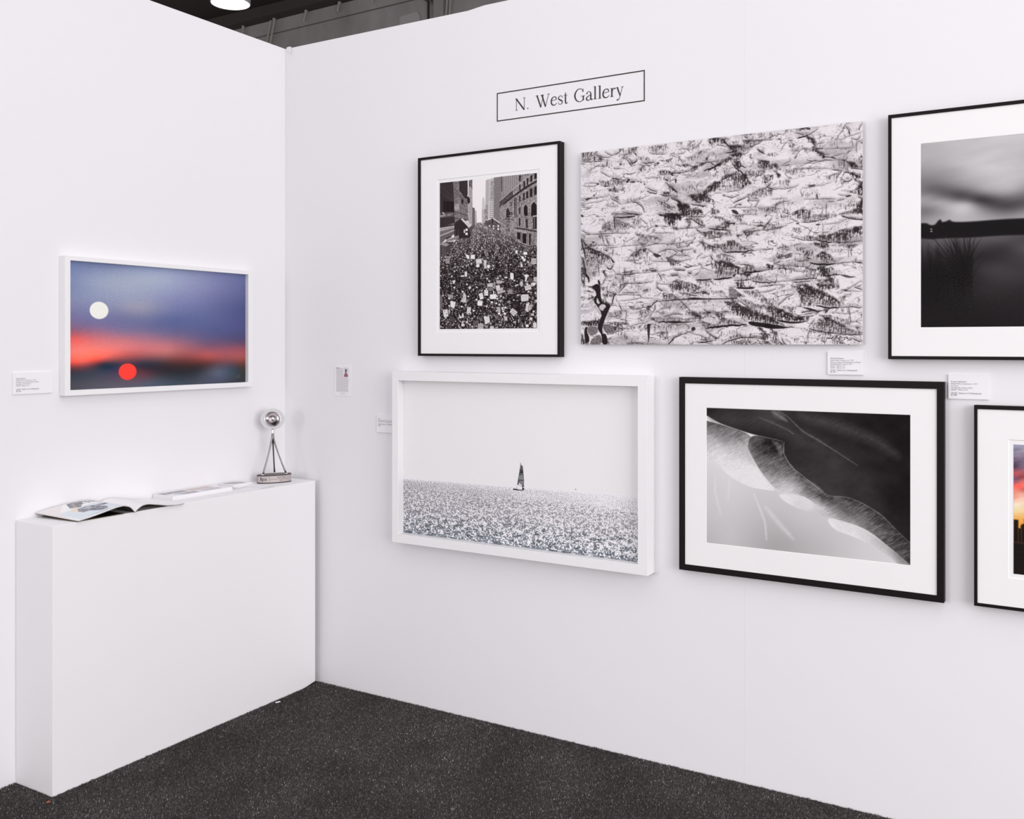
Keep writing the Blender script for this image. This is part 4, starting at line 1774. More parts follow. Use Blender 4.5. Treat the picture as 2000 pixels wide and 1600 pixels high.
def paint_protest():
    c = Canvas(.4865, .6360, 680, .95, 391)
    X = c.X/c.pf; Y = c.Y/c.pf
    gr = fbm(X/1.3, Y/1.3, 2, 3)
    R = random.Random(5)
    # street: everything below the vanishing point is crowd
    mask_pts = np.array([[x, y] for x, y in CROWD_EDGE], float)*c.k
    def shapes(txt):
        for k, v, P in parse(txt):
            Q = P*c.k
            if k in 'gbw':
                sl, cov = c.poly(Q, 1.0)
                if sl is None: continue
                val = v[0] if k != 'b' else .06
                c.put(sl, cov*(v[0] if k == 'b' else 1), val if k == 'b' else val + (gr[sl]-.5)*.08)
            elif k == 'n':
                sl, cov = c.poly(Q, 1.0)
                if sl: c.a[sl] = np.clip(c.a[sl] + cov*(fbm(X[sl]/1.1, Y[sl]/1.4, 2, 7)-.5)*1.1*v[0], .05, .95)
            elif k in 'rv':
                sl, cov = c.poly(Q, 1.0)
                ph = (Y[sl]+X[sl]*.75)/1.75 if k == 'r' else X[sl]/2.3
                c.a[sl] = np.clip(c.a[sl] + cov*np.sin(ph*2*np.pi/ (1.6 if k == 'r' else 1.5))*.13, .05, .95)
            elif k == 'd':
                n1, n2 = int(v[0]), int(v[1])
                for i in range(n1):
                    for j in range(n2):
                        x = Q[0][0]+(Q[1][0]-Q[0][0])*i/(n1-1); y = Q[0][1]+(Q[1][1]-Q[0][1])*j/(n2-1)
                        sl, cov = c.line([(x, y-1), (x, y+1)], 1.6, False); c.put(sl, cov*.8, .15)
            elif k == 'l':
                sl, cov = c.line(Q, v[0]*c.pf, False); c.put(sl, cov*min(1, v[0]*c.pf+.3), v[1])
            elif k == 'c':
                sl, cov = c.line(Q, v[0]*c.pf, False); c.put(sl, cov*.85, .1)
            elif k == 't':
                word = 'GRAND HYATT'; p0, p1 = Q[0], Q[1]; n = len(word)
                for i, ch in enumerate(word):
                    for st_ in SEG.get(ch, []):
                        pp = [(p0[0]+(p1[0]-p0[0])*(i+.72*st_[q])/n, p0[1]+(p1[1]-p0[1])*(i+.72*st_[q])/n+(st_[q+1]-.5)*4.6) for q in range(0, len(st_), 2)]
                        sl, cov = c.line(pp, .75, False, .8); c.put(sl, cov, v[0])
    sl, cov = c.poly(mask_pts, 2.0); c.put(sl, cov, .10)
    shapes(PROTEST)
    sl, cov = c.poly(mask_pts, 2.5)
    cr = np.zeros_like(c.a); cr[sl] = cov
    y0 = CROWD_EDGE[0][1]*c.k; y1 = c.H
    lay = c.a.copy(); sl2 = (slice(int(y0)-2, c.H), slice(0, c.W)); lay[sl2] = .07 + .38*np.clip(1-(c.Y[sl2]-y0)/(y1-y0)*3.2, 0, 1)
    save = c.a; c.a = lay
    people = []
    for i in range(11500):
        t = R.random()**1.55; people.append(t)
    people.sort()
    for t in people:
        y = y0 + t*(y1-y0); s_ = .85 + 4.3*t**1.15
        x = R.uniform(0, c.W)
        up = max(0, 1-t*2.1)
        sl, cov = c.line([(x, y+s_*.4), (x+R.uniform(-.3, .3)*s_, y+s_*1.5)], s_*1.25, False, 1.0)
        c.put(sl, cov, max(.03, R.choice((.03, .04, .05, .07, .1, .15, .28))*(1+3.2*up)))
        sl, cov = c.line([(x-.1, y), (x+.1, y+.2)], s_*.72, False, .9)
        c.put(sl, cov*.9, min(.97, R.choice((.05, .08, .12, .22, .4, .62, .85))+R.uniform(.1, .85)*up))
        if R.random() < .035+.20*up:
            q = s_*R.uniform(.6, 1.15); r = R.uniform(-.35, .35); x += R.uniform(-2, 2)
            P = [(x+(a*math.cos(r)-b*math.sin(r))*q, y-s_+(a*math.sin(r)+b*math.cos(r))*q) for a, b in ((-.8, -.6), (.8, -.6), (.8, .6), (-.8, .6))]
            sl, cov = c.poly(P, 1.0); c.put(sl, cov, R.choice((.95, .92, .88, .8, .6, .35)))
    c.a = save*(1-cr) + lay*cr
    shapes(PROTEST_CROWD)
    c.a = np.clip((c.a-.5)*1.10+.5, .0, .98)
    return c
CROWD_EDGE = [(371, 375), (421, 371), (437, 384), (492, 406), (546, 437), (622, 478), (675, 499), (728, 502), (749, 530), (833, 571), (885, 587), (972, 592), (983, 1348), (-9, 1346), (0, 650), (61, 619), (101, 593), (124, 547), (181, 499), (209, 491), (316, 492), (327, 442), (360, 402)]

def paint_sail():
    c = Canvas(1.1497, .6815, 620, .915, 404)
    X = c.X/c.pf; Y = c.Y/c.pf; u = c.X/c.W
    hz = (HORIZON[0]+(HORIZON[1]-HORIZON[0])*u)*c.k/c.H; v = c.Y/c.H; t = (v-hz)/(1-hz)
    c.rgb = True
    sky = np.array((.925, .915, .918)) + 0*c.X[..., None]
    yy = np.log(np.clip(t, 0, 1)*4.7+1)/4.7*138
    n1 = uni(gfbm(X/1.7, Y/1.15, 2, 70)); n2 = uni(gfbm(X/2.4+3, yy*1.4, 3, 72)+.5*gfbm(X/7, yy*.5, 2, 73)); n3 = uni(gfbm(X/2.9, yy*1.6, 3, 74)+.7*gfbm(X/10, yy*.45, 2, 75))
    wave = gfbm((X+Y*.6)/15, Y/2.4, 3, 76)
    k1 = sst(.08, .32, t); k2 = sst(.4, .8, t)
    n = uni(n1*(1-k1)+n2*k1); n = uni(n*(1-k2)+n3*k2)
    fine = gfbm(X/1.2, Y/.9, 1, 71)
    patch = fbm(X/45, Y/10, 3, 78)
    pl = np.interp(t, [0, .04, .12, .3, .6, .78, .88, 1], [.93, .62, .40, .35, .38, .32, .14, .05])
    pr = np.interp(t, [0, .12, .22, .35, .6, .8, .92, 1], [.98, .90, .66, .55, .54, .54, .34, .08])
    p = pl*(1-u)+pr*u + (patch-.5)*.30*sst(.02, .1, t)
    w = sst(1-p-.16, 1-p+.14, n)
    deep = np.array((.43, .455, .485)); purple = np.array((.56, .54, .57))
    kk = sst(.3, .9, t)[..., None]
    water = purple*(1-kk) + deep*kk
    water = water + ((wave-.5)*.55*kk[..., 0] + (fine-.5)*.35)[..., None]
    white = np.array((.93, .92, .935))
    sea = water*(1-w[..., None]) + white*w[..., None]
    near = sst(0, .06, t)[..., None]
    sea = sea*near + white*(1-near)
    spark = sst(.66, .74, gn(X/3.4, Y/3.0, 90))*sst(.25, .5, t)*(1-sst(.95, 1., t))
    sea = sea*(1-spark[..., None]) + white*spark[..., None]
    m = sst(-.006, .004, t)[..., None]
    c.a = (sky*(1-m) + sea*m).astype(np.float32)
    for k, v_, P in parse(BOAT):
        Q = P*c.k
        if k in 'gbw':
            sl, cov = c.poly(Q, 1.0); g = v_[0] if k != 'b' else .06
            c.put(sl, cov, (g, g*1.0, g*1.03))
        elif k == 'l':
            sl, cov = c.line(Q, v_[0]*c.pf, False); c.put(sl, cov, (v_[1],)*3)
    return c
HORIZON = [867, 843]

def paint_regions(c, txt, default=.5, tex=None):
    base = None; reg = None; pts = []; vals = []; queue = []
    for k, v, P in list(parse(txt)) :
        if k in ('L', 'A', 'W'): reg = (k, P); pts = []; vals = []
        elif k == 'P': pts.append(P[0]*c.k); vals.append(v)
        elif k == 'E':
            rk, rp = reg if reg else ('L', None)
            fld = rbf(c.X, c.Y, pts, np.array(vals), 8*c.pf, tex.get('xs', 1.0))
            if c.rgb: fld = np.clip(fld/255.0, 0, 1)
            else: fld = np.clip(fld[..., 0], .01, .98)
            if rk == 'A':
                sl, cov = c.poly(round_poly(rp*c.k, c.W, c.H), tex.get('soft', 1.5)*c.pf)
                f = fld[sl]
                if tex.get('fn'): f = tex['fn'](f, sl, len(queue))
                c.put(sl, cov, f)
            elif rk == 'W':
                m = sst(-3, 3, c.Y-rp[0][1]*c.k); c.a = c.a*(1-m)+fld*m
            else: c.a = fld.astype(np.float32)
            queue.append(1); reg = None; pts = []; vals = []
        elif k == 'a':
            w = v[1]*c.pf; sl, cov = c.line(P*c.k, w, True, w*1.1+.6)
            f = tex['line'][sl] if (sl is not None and tex.get('line') is not None) else 1.0
            c.put(sl, cov*.75*f, v[0])
        elif k == 'O':
            Q = P*c.k; ce = Q[0]; rx = abs(Q[1][0]-ce[0]); ry = abs(Q[2][1]-ce[1])
            d = np.sqrt(((c.X-ce[0])/rx)**2+((c.Y-ce[1])/ry)**2)
            cov = sst(1.03, .97, d) if v[0] < 250 or v[1] > 100 else sst(1.05, .95, d)
            cov = np.clip((1.02-d)/.05, 0, 1)
            c.a = c.a*(1-cov[..., None]) + (np.array(v)/255.0)*cov[..., None]

def paint_dune():
    c = Canvas(.7100, .5030, 760, .8, 563)
    X = c.X/c.pf; Y = c.Y/c.pf
    hair = fbm((X*.55+Y*.85)/1.3, (Y*.55-X*.85)/11, 3, 21); cl = fbm(X/26, Y/20, 4, 22); gr = fbm(X/1.2, Y/1.2, 2, 23)
    def fn(f, sl, i):
        dark = i >= 6; lobe = i in (4, 5)
        amp = .07 if dark else (.06 if lobe else .40)
        return np.clip(f + (hair[sl]-.5)*amp*(.35 if dark else 1)*np.clip(1.25-f, .3, 1) + (cl[sl]-.5)*(.08 if dark else .3)*np.clip(1.2-f, .2, 1) + (gr[sl]-.5)*(.015 if dark else .10 if lobe else .15), .02, .97)
    paint_regions(c, DUNE, tex={'soft': 1.4, 'fn': fn, 'line': .4+.9*hair})
    return c

def paint_lake():
    c = Canvas(.92, .6105, 500, .5, 660)
    X = c.X/c.pf; Y = c.Y/c.pf
    def fn(f, sl, i): return f
    paint_regions(c, LAKE, tex={'soft': 4.0, 'fn': fn, 'xs': .45})
    sky = sst(340, 300, Y/1.0)
    c.a = np.clip(c.a + (fbm((X+Y*1.4)/70, Y/22, 4, 31)-.5)*.10*(Y < 150), 0, 1)
    R = random.Random(3)
    for i in range(230):
        big = i % 5 < 3
        bx = R.gauss(84, 9) if big else R.gauss(26, 15)
        tx = bx + (R.gauss(-12, 24) if big else R.gauss(0, 9)); ty = R.uniform(192, 262) if big else R.uniform(215, 280)
        by = R.uniform(300, 350)
        sl, cov = c.line(chaikin([(bx*c.pf, by*c.pf), ((bx*1.6+tx*.4)/2*c.pf, (by*.9+ty*1.1)/2*c.pf), (tx*c.pf, ty*c.pf)], 2, False), R.uniform(.6, 1.6)*c.pf, True, 1.3)
        c.put(sl, cov*.6, .015)
    for x, y in ((21, 188), (21, 193)):
        sl, cov = c.line([(x*c.pf-.6, y*c.pf), (x*c.pf+.6, y*c.pf)], 1.3, False); c.put(sl, cov, .85)
    return c

def paint_city():
    c = Canvas(.62, .4100, 440, .5, 680, rgb=True)
    X = c.X/c.pf; Y = c.Y/c.pf
    paint_regions(c, CITY, tex={'xs': .7})
    cl = fbm((X-Y*.8)/40, (Y+X*.35)/9, 4, 36)
    c.a = np.clip(c.a + ((cl-.5)*.30*sst(175, 60, Y))[..., None]*np.array((1.0, .9, .95)), 0, 1)
    R = random.Random(9)
    x = 0; W = c.W; base = .665*c.H
    sky = [(0, .577, 9.5)]
    prof = [(0, 9.6, .577), (9.6, 14, .640), (14, 16.5, .615), (16.5, 20.5, .605), (20.5, 30, .565)]
    x = 30
    while x < 430:
        w = R.uniform(6, 20); prof.append((x, x+w, R.uniform(.50, .64))); x += w
    for x0, x1, top in prof:
        sl, cov = c.poly([(x0*c.pf*.96, top*c.H), (x1*c.pf*.96, top*c.H), (x1*c.pf*.96, c.H+4), (x0*c.pf*.96-.5, c.H+4)], 1.0)
        c.put(sl, cov, (.10, .075, .07))
    sl, cov = c.line([(0, .752*c.H), (c.W*.3, .757*c.H)], 1.1, False); c.put(sl, cov*.6, (.5, .3, .26))
    m = sst(.745*c.H, .77*c.H, c.Y)[..., None]
    c.a = c.a*(1-m) + np.array((.11, .08, .075))*m + m*((fbm(X/14, Y/2, 3, 38)-.5)*.04)[..., None]
    return c

def paint_moon():
    c = Canvas(.9084, .5010, 440, .5, 380, rgb=True)
    paint_regions(c, MOON, tex={'xs': .36})
    X = c.X/c.pf; Y = c.Y/c.pf
    c.a = np.clip(c.a + ((fbm(X/1.0, Y/1.0, 2, 44)-.5)*.05)[..., None], 0, 1)
    # photographer's mark in the lower right corner
    bx = .952*c.W; by = .955*c.H
    for P in ([(bx-4, by), (bx, by-8), (bx+4, by)], [(bx-1, by-1), (bx+1, by-5)], [(bx-7, by), (bx-4, by-4)]):
        sl, cov = c.line(P, .8, False); c.put(sl, cov*.35, (.6, .6, .63))
    return c

# ------------------------------------------------------------------ the room shell
def structure(name, mb, m, **k):
    return tag(mb.build(name, m, None, **k), kind='structure')
b = MB(); b.box((-14, -34, -0.05), (34, 6.15, 0.0)); structure('floor', b, M_CARPET)
b = MB(); b.box((-0.08, -4.2, 0.0), (0.0, 0.0, 3.05)); structure('wall_left', b, M_WALL)
# the right-hand wall: its first panel is slightly lower than the next one
b = MB()
prof = [(-0.08, 0.0), (7.5, 0.0), (7.5, 3.056), (1.1554, 3.056), (1.0703, 3.0475), (0.0, 3.05), (-0.08, 3.05)]
n = len(prof)
b.face([(x, 0.0, z) for x, z in prof]); b.face([(x, 0.08, z) for x, z in reversed(prof)])
for i in range(n):
    (x0, z0), (x1, z1) = prof[i], prof[(i+1) % n]
    b.face([(x0, 0, z0), (x0, .08, z0), (x1, .08, z1), (x1, 0, z1)])
structure('wall_right', b, M_WALL)
b = MB(); b.box((2.2924, -0.0004, 0.0), (2.2932, 0.0004, 3.056)); structure('trim_1', b, mat('filled_panel_joint', (0.893, 0.886, 0.898), .8, noise=.02, nscale=5))
b = MB(); b.box((0.0, -0.0014, 0.0), (0.0014, 0.0, 3.045)); structure('trim_2', b, mat('corner_joint', (0.84, 0.835, 0.84), .8, noise=.02, nscale=5))

# hall beyond the booth: grey wall, dark ceiling, beam
def hz(x, z0, k=0.0): return z0
b = MB(); b.box((-14, 6.0, 2.0), (6, 6.15, 7.0)); structure('wall_back', b, M_HALL)
b = MB()
b.box((-14, 0.6, 6.10), (2, 6.15, 6.22))
structure('ceiling', b, M_CEIL)
b = MB()
for y0, y1, zz in ((5.86, 5.998, 0.0),):
    rows = []
    for x in (-14, 6):
        e = 5.93 + (x + 6.75)*.0095
        rows.append([(x, y0, e+.02), (x, y1, e), (x, y1, e+.3), (x, y0, e+.3)])
    b.grid(rows, 0, True); b.face(rows[0]); b.face(rows[1])
structure('trim_3', b, M_BEAM)
b = MB()
for x0, x1 in ((-14, 6),):
    s0 = 5.76 + (x0+6.05)*.0115; s1 = 5.76 + (x1+6.05)*.0115
    b.grid([[(x0, 5.99, s0), (x1, 5.99, s1)], [(x0, 5.99, s0-.012), (x1, 5.99, s1-.012)]])
    b.grid([[(x0, 5.9999, s0), (x1, 5.9999, s1)], [(x0, 5.99, s0), (x1, 5.99, s1)]])
structure('trim_4', b, M_SEAM)

# carpet pile near the camera side of the booth
def carpet_pile():
    rs = np.random.RandomState(4); N = 620000
    x = rs.uniform(0.0, 3.0, N); y = rs.uniform(-2.3, -0.002, N)
    dep = (x-3.40854)*(-.51826) + (y+3.49012)*.85523
    lat = (x-3.40854)*.85523 + (y+3.49012)*.51826
    ok = (dep > 2.95) & (np.abs(lat) < dep*.60+.05) & ~((x < .2235) & (y > -1.383))
    extra = rs.uniform(0, 1, N) < 1.0
    x = x[ok]; y = y[ok]; n = len(x)
    cl = vn((x*90).astype(np.float32), (y*90).astype(np.float32), 3)
    h = rs.uniform(.0035, .0075, n)*(.8+.4*cl); r = rs.uniform(.0010, .0019, n)
    ang = rs.uniform(0, 2*np.pi, n); lx = rs.normal(0, .0014, n); ly = rs.normal(0, .0014, n)
    V = np.zeros((n, 4, 3), np.float32)
    for k in range(3):
        V[:, k, 0] = x + r*np.cos(ang+k*2.094); V[:, k, 1] = np.minimum(y + r*np.sin(ang+k*2.094), -.0005); V[:, k, 2] = 0.0
    V[:, 3, 0] = x+lx; V[:, 3, 1] = np.minimum(y+ly, -.0008); V[:, 3, 2] = h
    V[:, :, 0] = np.maximum(V[:, :, 0], .0005)
    base = (np.arange(n)*4)[:, None]
    F = np.concatenate([base+np.array([0, 1, 3]), base+np.array([1, 2, 3]), base+np.array([2, 0, 3])], 1).reshape(-1).astype(np.int32)
    me = bpy.data.meshes.new('carpet_pile')
    me.vertices.add(n*4); me.vertices.foreach_set('co', V.ravel())
    me.loops.add(len(F)); me.loops.foreach_set('vertex_index', F)
    me.polygons.add(len(F)//3); me.polygons.foreach_set('loop_start', np.arange(0, len(F), 3, dtype=np.int32))
    me.update(calc_edges=True)
    q = rs.uniform(0, 1, n); g = rs.uniform(.022, .075, n)
    g = np.where(q > .87, rs.uniform(.09, .22, n), g); g = np.where(q > .992, rs.uniform(.3, .6, n), g)
    g = 1.28*g*(.75+.5*vn((x*6).astype(np.float32), (y*6).astype(np.float32), 8))
    tint = rs.uniform(-.08, .08, (n, 3)); c = np.ones((n, 4, 4), np.float32)
    c[:, :, :3] = (g[:, None]*(np.array((1.08, .98, .96))+tint))[:, None, :]
    at = me.color_attributes.new('Col', 'FLOAT_COLOR', 'POINT'); at.data.foreach_set('color', c.ravel())
    o = link('carpet_pile', me, M_PILE)
    return tag(o, 'short charcoal carpet pile covering the booth floor', 'carpet', kind='stuff')
carpet_pile()

# ------------------------------------------------------------------ framed pictures
def ring(mb, fn, o, i, d0, d1, mi=0):
    """mitred rectangular frame: o, i = (u0, z0, u1, z1) outer and inner rectangles, depths d0 (wall) to d1 (front)"""
    def rect(r, d): return [fn(r[0], r[1], d), fn(r[2], r[1], d), fn(r[2], r[3], d), fn(r[0], r[3], d)]
    rows = [rect(o, d0), rect(o, d1), rect(i, d1), rect(i, d0), rect(o, d0)]
    mb.grid(rows, mi, True)
def panel(mb, fn, r, d0, d1, mi=0):
    a = fn(r[0], r[1], d0); c = fn(r[2], r[3], d1)
    mb.box([min(p, q) for p, q in zip(a, c)], [max(p, q) for p, q in zip(a, c)], mi)
def framed(fn, label, outer, inner, depth, m_frame, win, matd, canvas, prt, printd, dark, light, glass=True, name='framed_picture', spacer=False):
    base = fn((outer[0]+outer[2])/2, outer[1], 0.0)
    root = empty(name, base, label, 'picture', 'framed pictures on the booth walls')
    mb = MB(); ring(mb, fn, outer, inner, 0.0005, depth); mb.build('frame', m_frame, root, bevel=.0008)
    mb = MB(); e = .003
    back = (outer[0]+e, outer[1]+e, outer[2]-e, outer[3]-e)
    panel(mb, fn, (inner[0]-.002, inner[1]-.002, inner[2]+.002, inner[3]+.002), 0.001, printd-.0012); mb.build('backing_board', M_PAPER, root)
    if win:
        mb = MB(); w = win; bv = .0016
        def rect(r, d): return [fn(r[0], r[1], d), fn(r[2], r[1], d), fn(r[2], r[3], d), fn(r[0], r[3], d)]
        o_ = (inner[0]-.002, inner[1]-.002, inner[2]+.002, inner[3]+.002)
        rows = [rect(o_, printd-.001), rect(o_, matd), rect(w, matd), rect((w[0]+bv, w[1]+bv, w[2]-bv, w[3]-bv), printd-.0004), rect(o_, printd-.001)]
        mb.grid(rows, 0, True); mb.build('mat', M_MAT, root)
    if canvas is not None:
        canvas.mesh('print', fn, prt[0], prt[3], printd, dark, light, root)
    if win and (prt[0] > win[0]+.003):
        mb = MB(); panel(mb, fn, (win[0]-.001, win[1]-.001, win[2]+.001, win[3]+.001), printd-.0012, printd-.0006)
        mb.build('print_border', M_PAPER, root)
    if glass:
        g = (inner[0]-.001, inner[1]-.001, inner[2]+.001, inner[3]+.001); gd = max(depth-.0035, matd+.0008) if not spacer else depth-.004
        mb = MB(); mb.face([fn(g[0], g[1], gd), fn(g[2], g[1], gd), fn(g[2], g[3], gd), fn(g[0], g[3], gd)])
        mb.build('glass', M_GLASS, root)
    return root
SEP = ((.085, .045, .055), (.945, .93, .93))
NEU = ((.05, .035, .04), (.93, .92, .925))

framed(on_right, 'black framed photograph of a huge street crowd with placards between tall buildings',
       (.831, 1.5581, 1.5418, 2.4294), (.8445, 1.5685, 1.5305, 2.4185), .0382, M_BFRAME,
       (.9316, 1.6600, 1.4452, 2.3260), .0335, paint_protest(), (.9455, 1.6753, 1.4320, 2.3113), .032, *SEP)
framed(on_right, 'deep white framed photograph of a lone sailboat on a glittering sea',
       (.7121, .7310, 1.9355, 1.4881), (.7456, .7700, 1.8953, 1.4490), .069, M_WFRAME,
       None, 0, paint_sail(), (.7456, .7685, 1.8953, 1.4500), .030, *NEU, spacer=True)
framed(on_right, 'black framed photograph of dark and pale curving ice bands, below the glacier print',
       (2.049, .7633, 2.9671, 1.4870), (2.0713, .7853, 2.9450, 1.4636), .035, M_BFRAME,
       (2.1536, .8727, 2.8636, 1.3757), .0305, paint_dune(), (2.1536, .8727, 2.8636, 1.3757), .029, *NEU)
framed(on_right, 'black framed photograph of a dark lake under a cloudy sky, at the upper right',
       (2.7935, 1.5605, 3.92, 2.3815), (2.8040, 1.5712, 3.9095, 2.3700), .035, M_BFRAME,
       (2.8940, 1.6655, 3.8195, 2.2755), .0315, paint_lake(), (2.8960, 1.6655, 3.8160, 2.2760), .030, (.035, .02, .03), (.93, .92, .925))
framed(on_right, 'black framed colour photograph of a city skyline at sunset, at the lower right edge',
       (3.056, .7678, 3.95, 1.4143), (3.0658, .7780, 3.9402, 1.4020), .035, M_BFRAME,
       (3.1547, .8688, 3.8313, 1.3080), .0310, paint_city(), (3.1692, .8835, 3.7892, 1.2935), .0297, *NEU)
framed(on_left, 'white framed blurred sunset photograph with a pale moon and a red disc',
       (-1.2063, 1.4131, -.2495, 1.9480), (-1.1837, 1.4340, -.2765, 1.9310), .0378, M_WFRAME,
       None, 0, paint_moon(), (-1.1845, 1.4335, -.2761, 1.9345), .018, *NEU, spacer=True)

# unframed glacier print on a thin panel
root = empty('mounted_print', on_right(2.167, 1.6091, 0), 'large unframed black and white print of cracked glacier ice under the gallery sign', 'picture')
mb = MB(); panel(mb, on_right, (1.6275, 1.6091, 2.7088, 2.3748), .014, .0196); mb.build('panel', mat('panel_edge', (.78, .76, .765), .5, noise=.03, nscale=20), root)
mb = MB(); panel(mb, on_right, (1.72, 1.68, 2.61, 2.30), .0005, .014); mb.build('hanging_rail', M_CARDEDGE, root)
paint_glacier().mesh('print', on_right, 1.6275, 2.3748, .0200, (.085, .055, .065), (.895, .872, .882), root)

# ------------------------------------------------------------------ label cards
def card(fn, r, lines, label, tx, tz, size, depth=.006, cat='label', skip=()):
    root = empty('wall_label', fn((r[0]+r[2])/2, r[1], 0), label, cat, 'printed labels beside the pictures')
    mb = MB(); panel(mb, fn, r, .0004, depth); mb.build('card', M_CARD, root, bevel=.0006)
    if fn is on_right: rot = Matrix.Rotation(math.radians(90), 4, 'X')
    else: rot = Matrix.Rotation(math.radians(90), 4, 'Z') @ Matrix.Rotation(math.radians(90), 4, 'X')
    for i, (ln, dz, bold) in enumerate(lines):
        mt = Matrix.Translation(fn(r[0]+tx, r[3]-tz-dz, depth+.0003)) @ rot
        text_obj('title_text' if i == 0 else 'text_line', ln, size*(1.08 if bold else 1.0), mt, M_INK if bold else M_INKTEXT, root)
    return root
M_INKTEXT = mat('label_text_ink', (.40, .385, .395), .7, noise=.04, nscale=50)
P_ = .0066
card(on_right, (2.5877, 1.5044, 2.7080, 1.5838),
     [('Glacial Skeletons', 0, True), ('Nadal West, American, b. 1971', P_, False), ('Glacier Tongue (Photographed by Plane)', 2*P_, False),
      ('Skaftafellsjokull, Iceland, 2014', 3*P_, False), ('40x60"  Edition of 5', 4*P_, False), ('30x45"  Edition of 7', 5*P_, False),
      ('20x30"  Edition of 12 (Displayed)', 6.3*P_, True), ('$1,750', 7.3*P_, True)],
     'white label card just under the right end of the glacier print', .0095, .0245, .0062)
card(on_right, (2.9760, 1.4312, 3.0966, 1.5114),
     [('Frozen Upheaval', 0, True), ('Nadal West, American, b. 1971', P_, False), ('Ice Cave', 2*P_, False),
      ('Vatnajokull, Iceland, 2014', 3*P_, False), ('40x60"  Edition of 5', 4*P_, False),
      ('20x30"  Edition of 10 (Displayed)', 5.7*P_, True), ('$1,500', 6.6*P_, True)],
     'white label card between the dark lake picture and the city skyline picture', .0085, .0255, .0062)
card(on_left, (-1.3938, 1.4259, -1.2381, 1.5062),
     [('Sunset Ghost', 0, True), ('Nadal West, American, b. 1971', P_, False), ('Multiple lens Photographic Capture', 2*P_, False),
      ('Brooklyn, 2010 (2011)', 3*P_, False), ('40x60"  Edition of 5', 4*P_, False),
      ('20x30"  Edition of 10 (Displayed)', 6*P_, True), ('$2,200', 7*P_, True)],
     'white label card left of the moon and sunset picture', .012, .0245, .0062)
card(on_right, (.573, 1.2072, .6950, 1.2876),
     [('Solo', 0, True), ('Nadal West, American, b. 1971', P_*1.1, False), ('Santorini, 2010 on Hahnemuhle', 2*P_, False),
      ('20x40", Edition of 7 (Displayed)', 3.7*P_, True), ('$2,750', 4.7*P_, True)],
     'white label card half hidden behind the left edge of the sailboat frame', .009, .0205, .0062)

# the artist's statement sheet
def statement():
    r = (.318, 1.3665, .4195, 1.5135)
    root = empty('statement_sheet', on_right(.37, r[1], 0), 'white sheet of small text with a tiny portrait, left of the sailboat picture', 'poster')
    mb = MB(); panel(mb, on_right, r, .0003, .0022); mb.build('sheet', M_CARD, root)
    R = random.Random(2); mb = MB(); d = .0025
    z = r[3]-.018
    def dashes(u0, u1, z):
        u = u0
        while u < u1-.002:
            w = R.uniform(.002, .0075); e = min(u+w, u1)
            mb.face([on_right(u, z, d), on_right(e, z, d), on_right(e, z+.0013, d), on_right(u, z+.0013, d)]); u = e+.0012
    for i in range(36):
        if i == 0: end = r[0]+.055
        u1 = r[0]+.055 if i < 14 else r[0]+.088-R.uniform(0, .006)
        dashes(r[0]+.010, u1 - R.uniform(0, .004), z); z -= .0031
    z -= .004
    for k in range(2): dashes(r[0]+.036, r[0]+.066, z); z -= .0055
    mb.build('text_block', mat('small_grey_type', (.66, .64, .655), .7, noise=.04, nscale=80), root)
    mb = MB(); mb.face([on_right(r[0]+.0095, r[3]-.0165+k1, d+.0001) for k1 in (0,)] + [on_right(r[0]+.028, r[3]-.0165, d+.0001), on_right(r[0]+.028, r[3]-.0148, d+.0001), on_right(r[0]+.0095, r[3]-.0148, d+.0001)])
    mb.build('heading_text', M_INK, root)
    ph = MB(); u = r[0]+.056; zt = r[3]-.013
    ph.box(on_right(u, zt-.044, .0026)[:1] + (-.0028,) + (zt-.044,), (u+.030, -.0022, zt))
    photo = ph.build('portrait_photo', mat('portrait_backdrop', (.83, .83, .86), .5, noise=.03, nscale=60), root)
    mb = MB()
    body = [(.001, .0), (.026, .0), (.025, .010), (.020, .015), (.015, .0175), (.008, .015), (.003, .010)]
    mb.face([on_right(u+a, zt-.044+b_, .0031) for a, b_ in body]); mb.build('shirt', mat('pink_shirt', (.62, .36, .42), .7, noise=.2, nscale=200), photo)
    mb = MB()
    hd = [(.010, .014), (.016, .015), (.0165, .026), (.021, .030), (.018, .033), (.015, .037), (.011, .036), (.0095, .030), (.011, .024)]
    mb.face([on_right(u+a, zt-.044+b_, .0033) for a, b_ in hd]); mb.build('face', mat('portrait_skin', (.33, .2, .22), .7, noise=.2, nscale=200), photo)
statement()

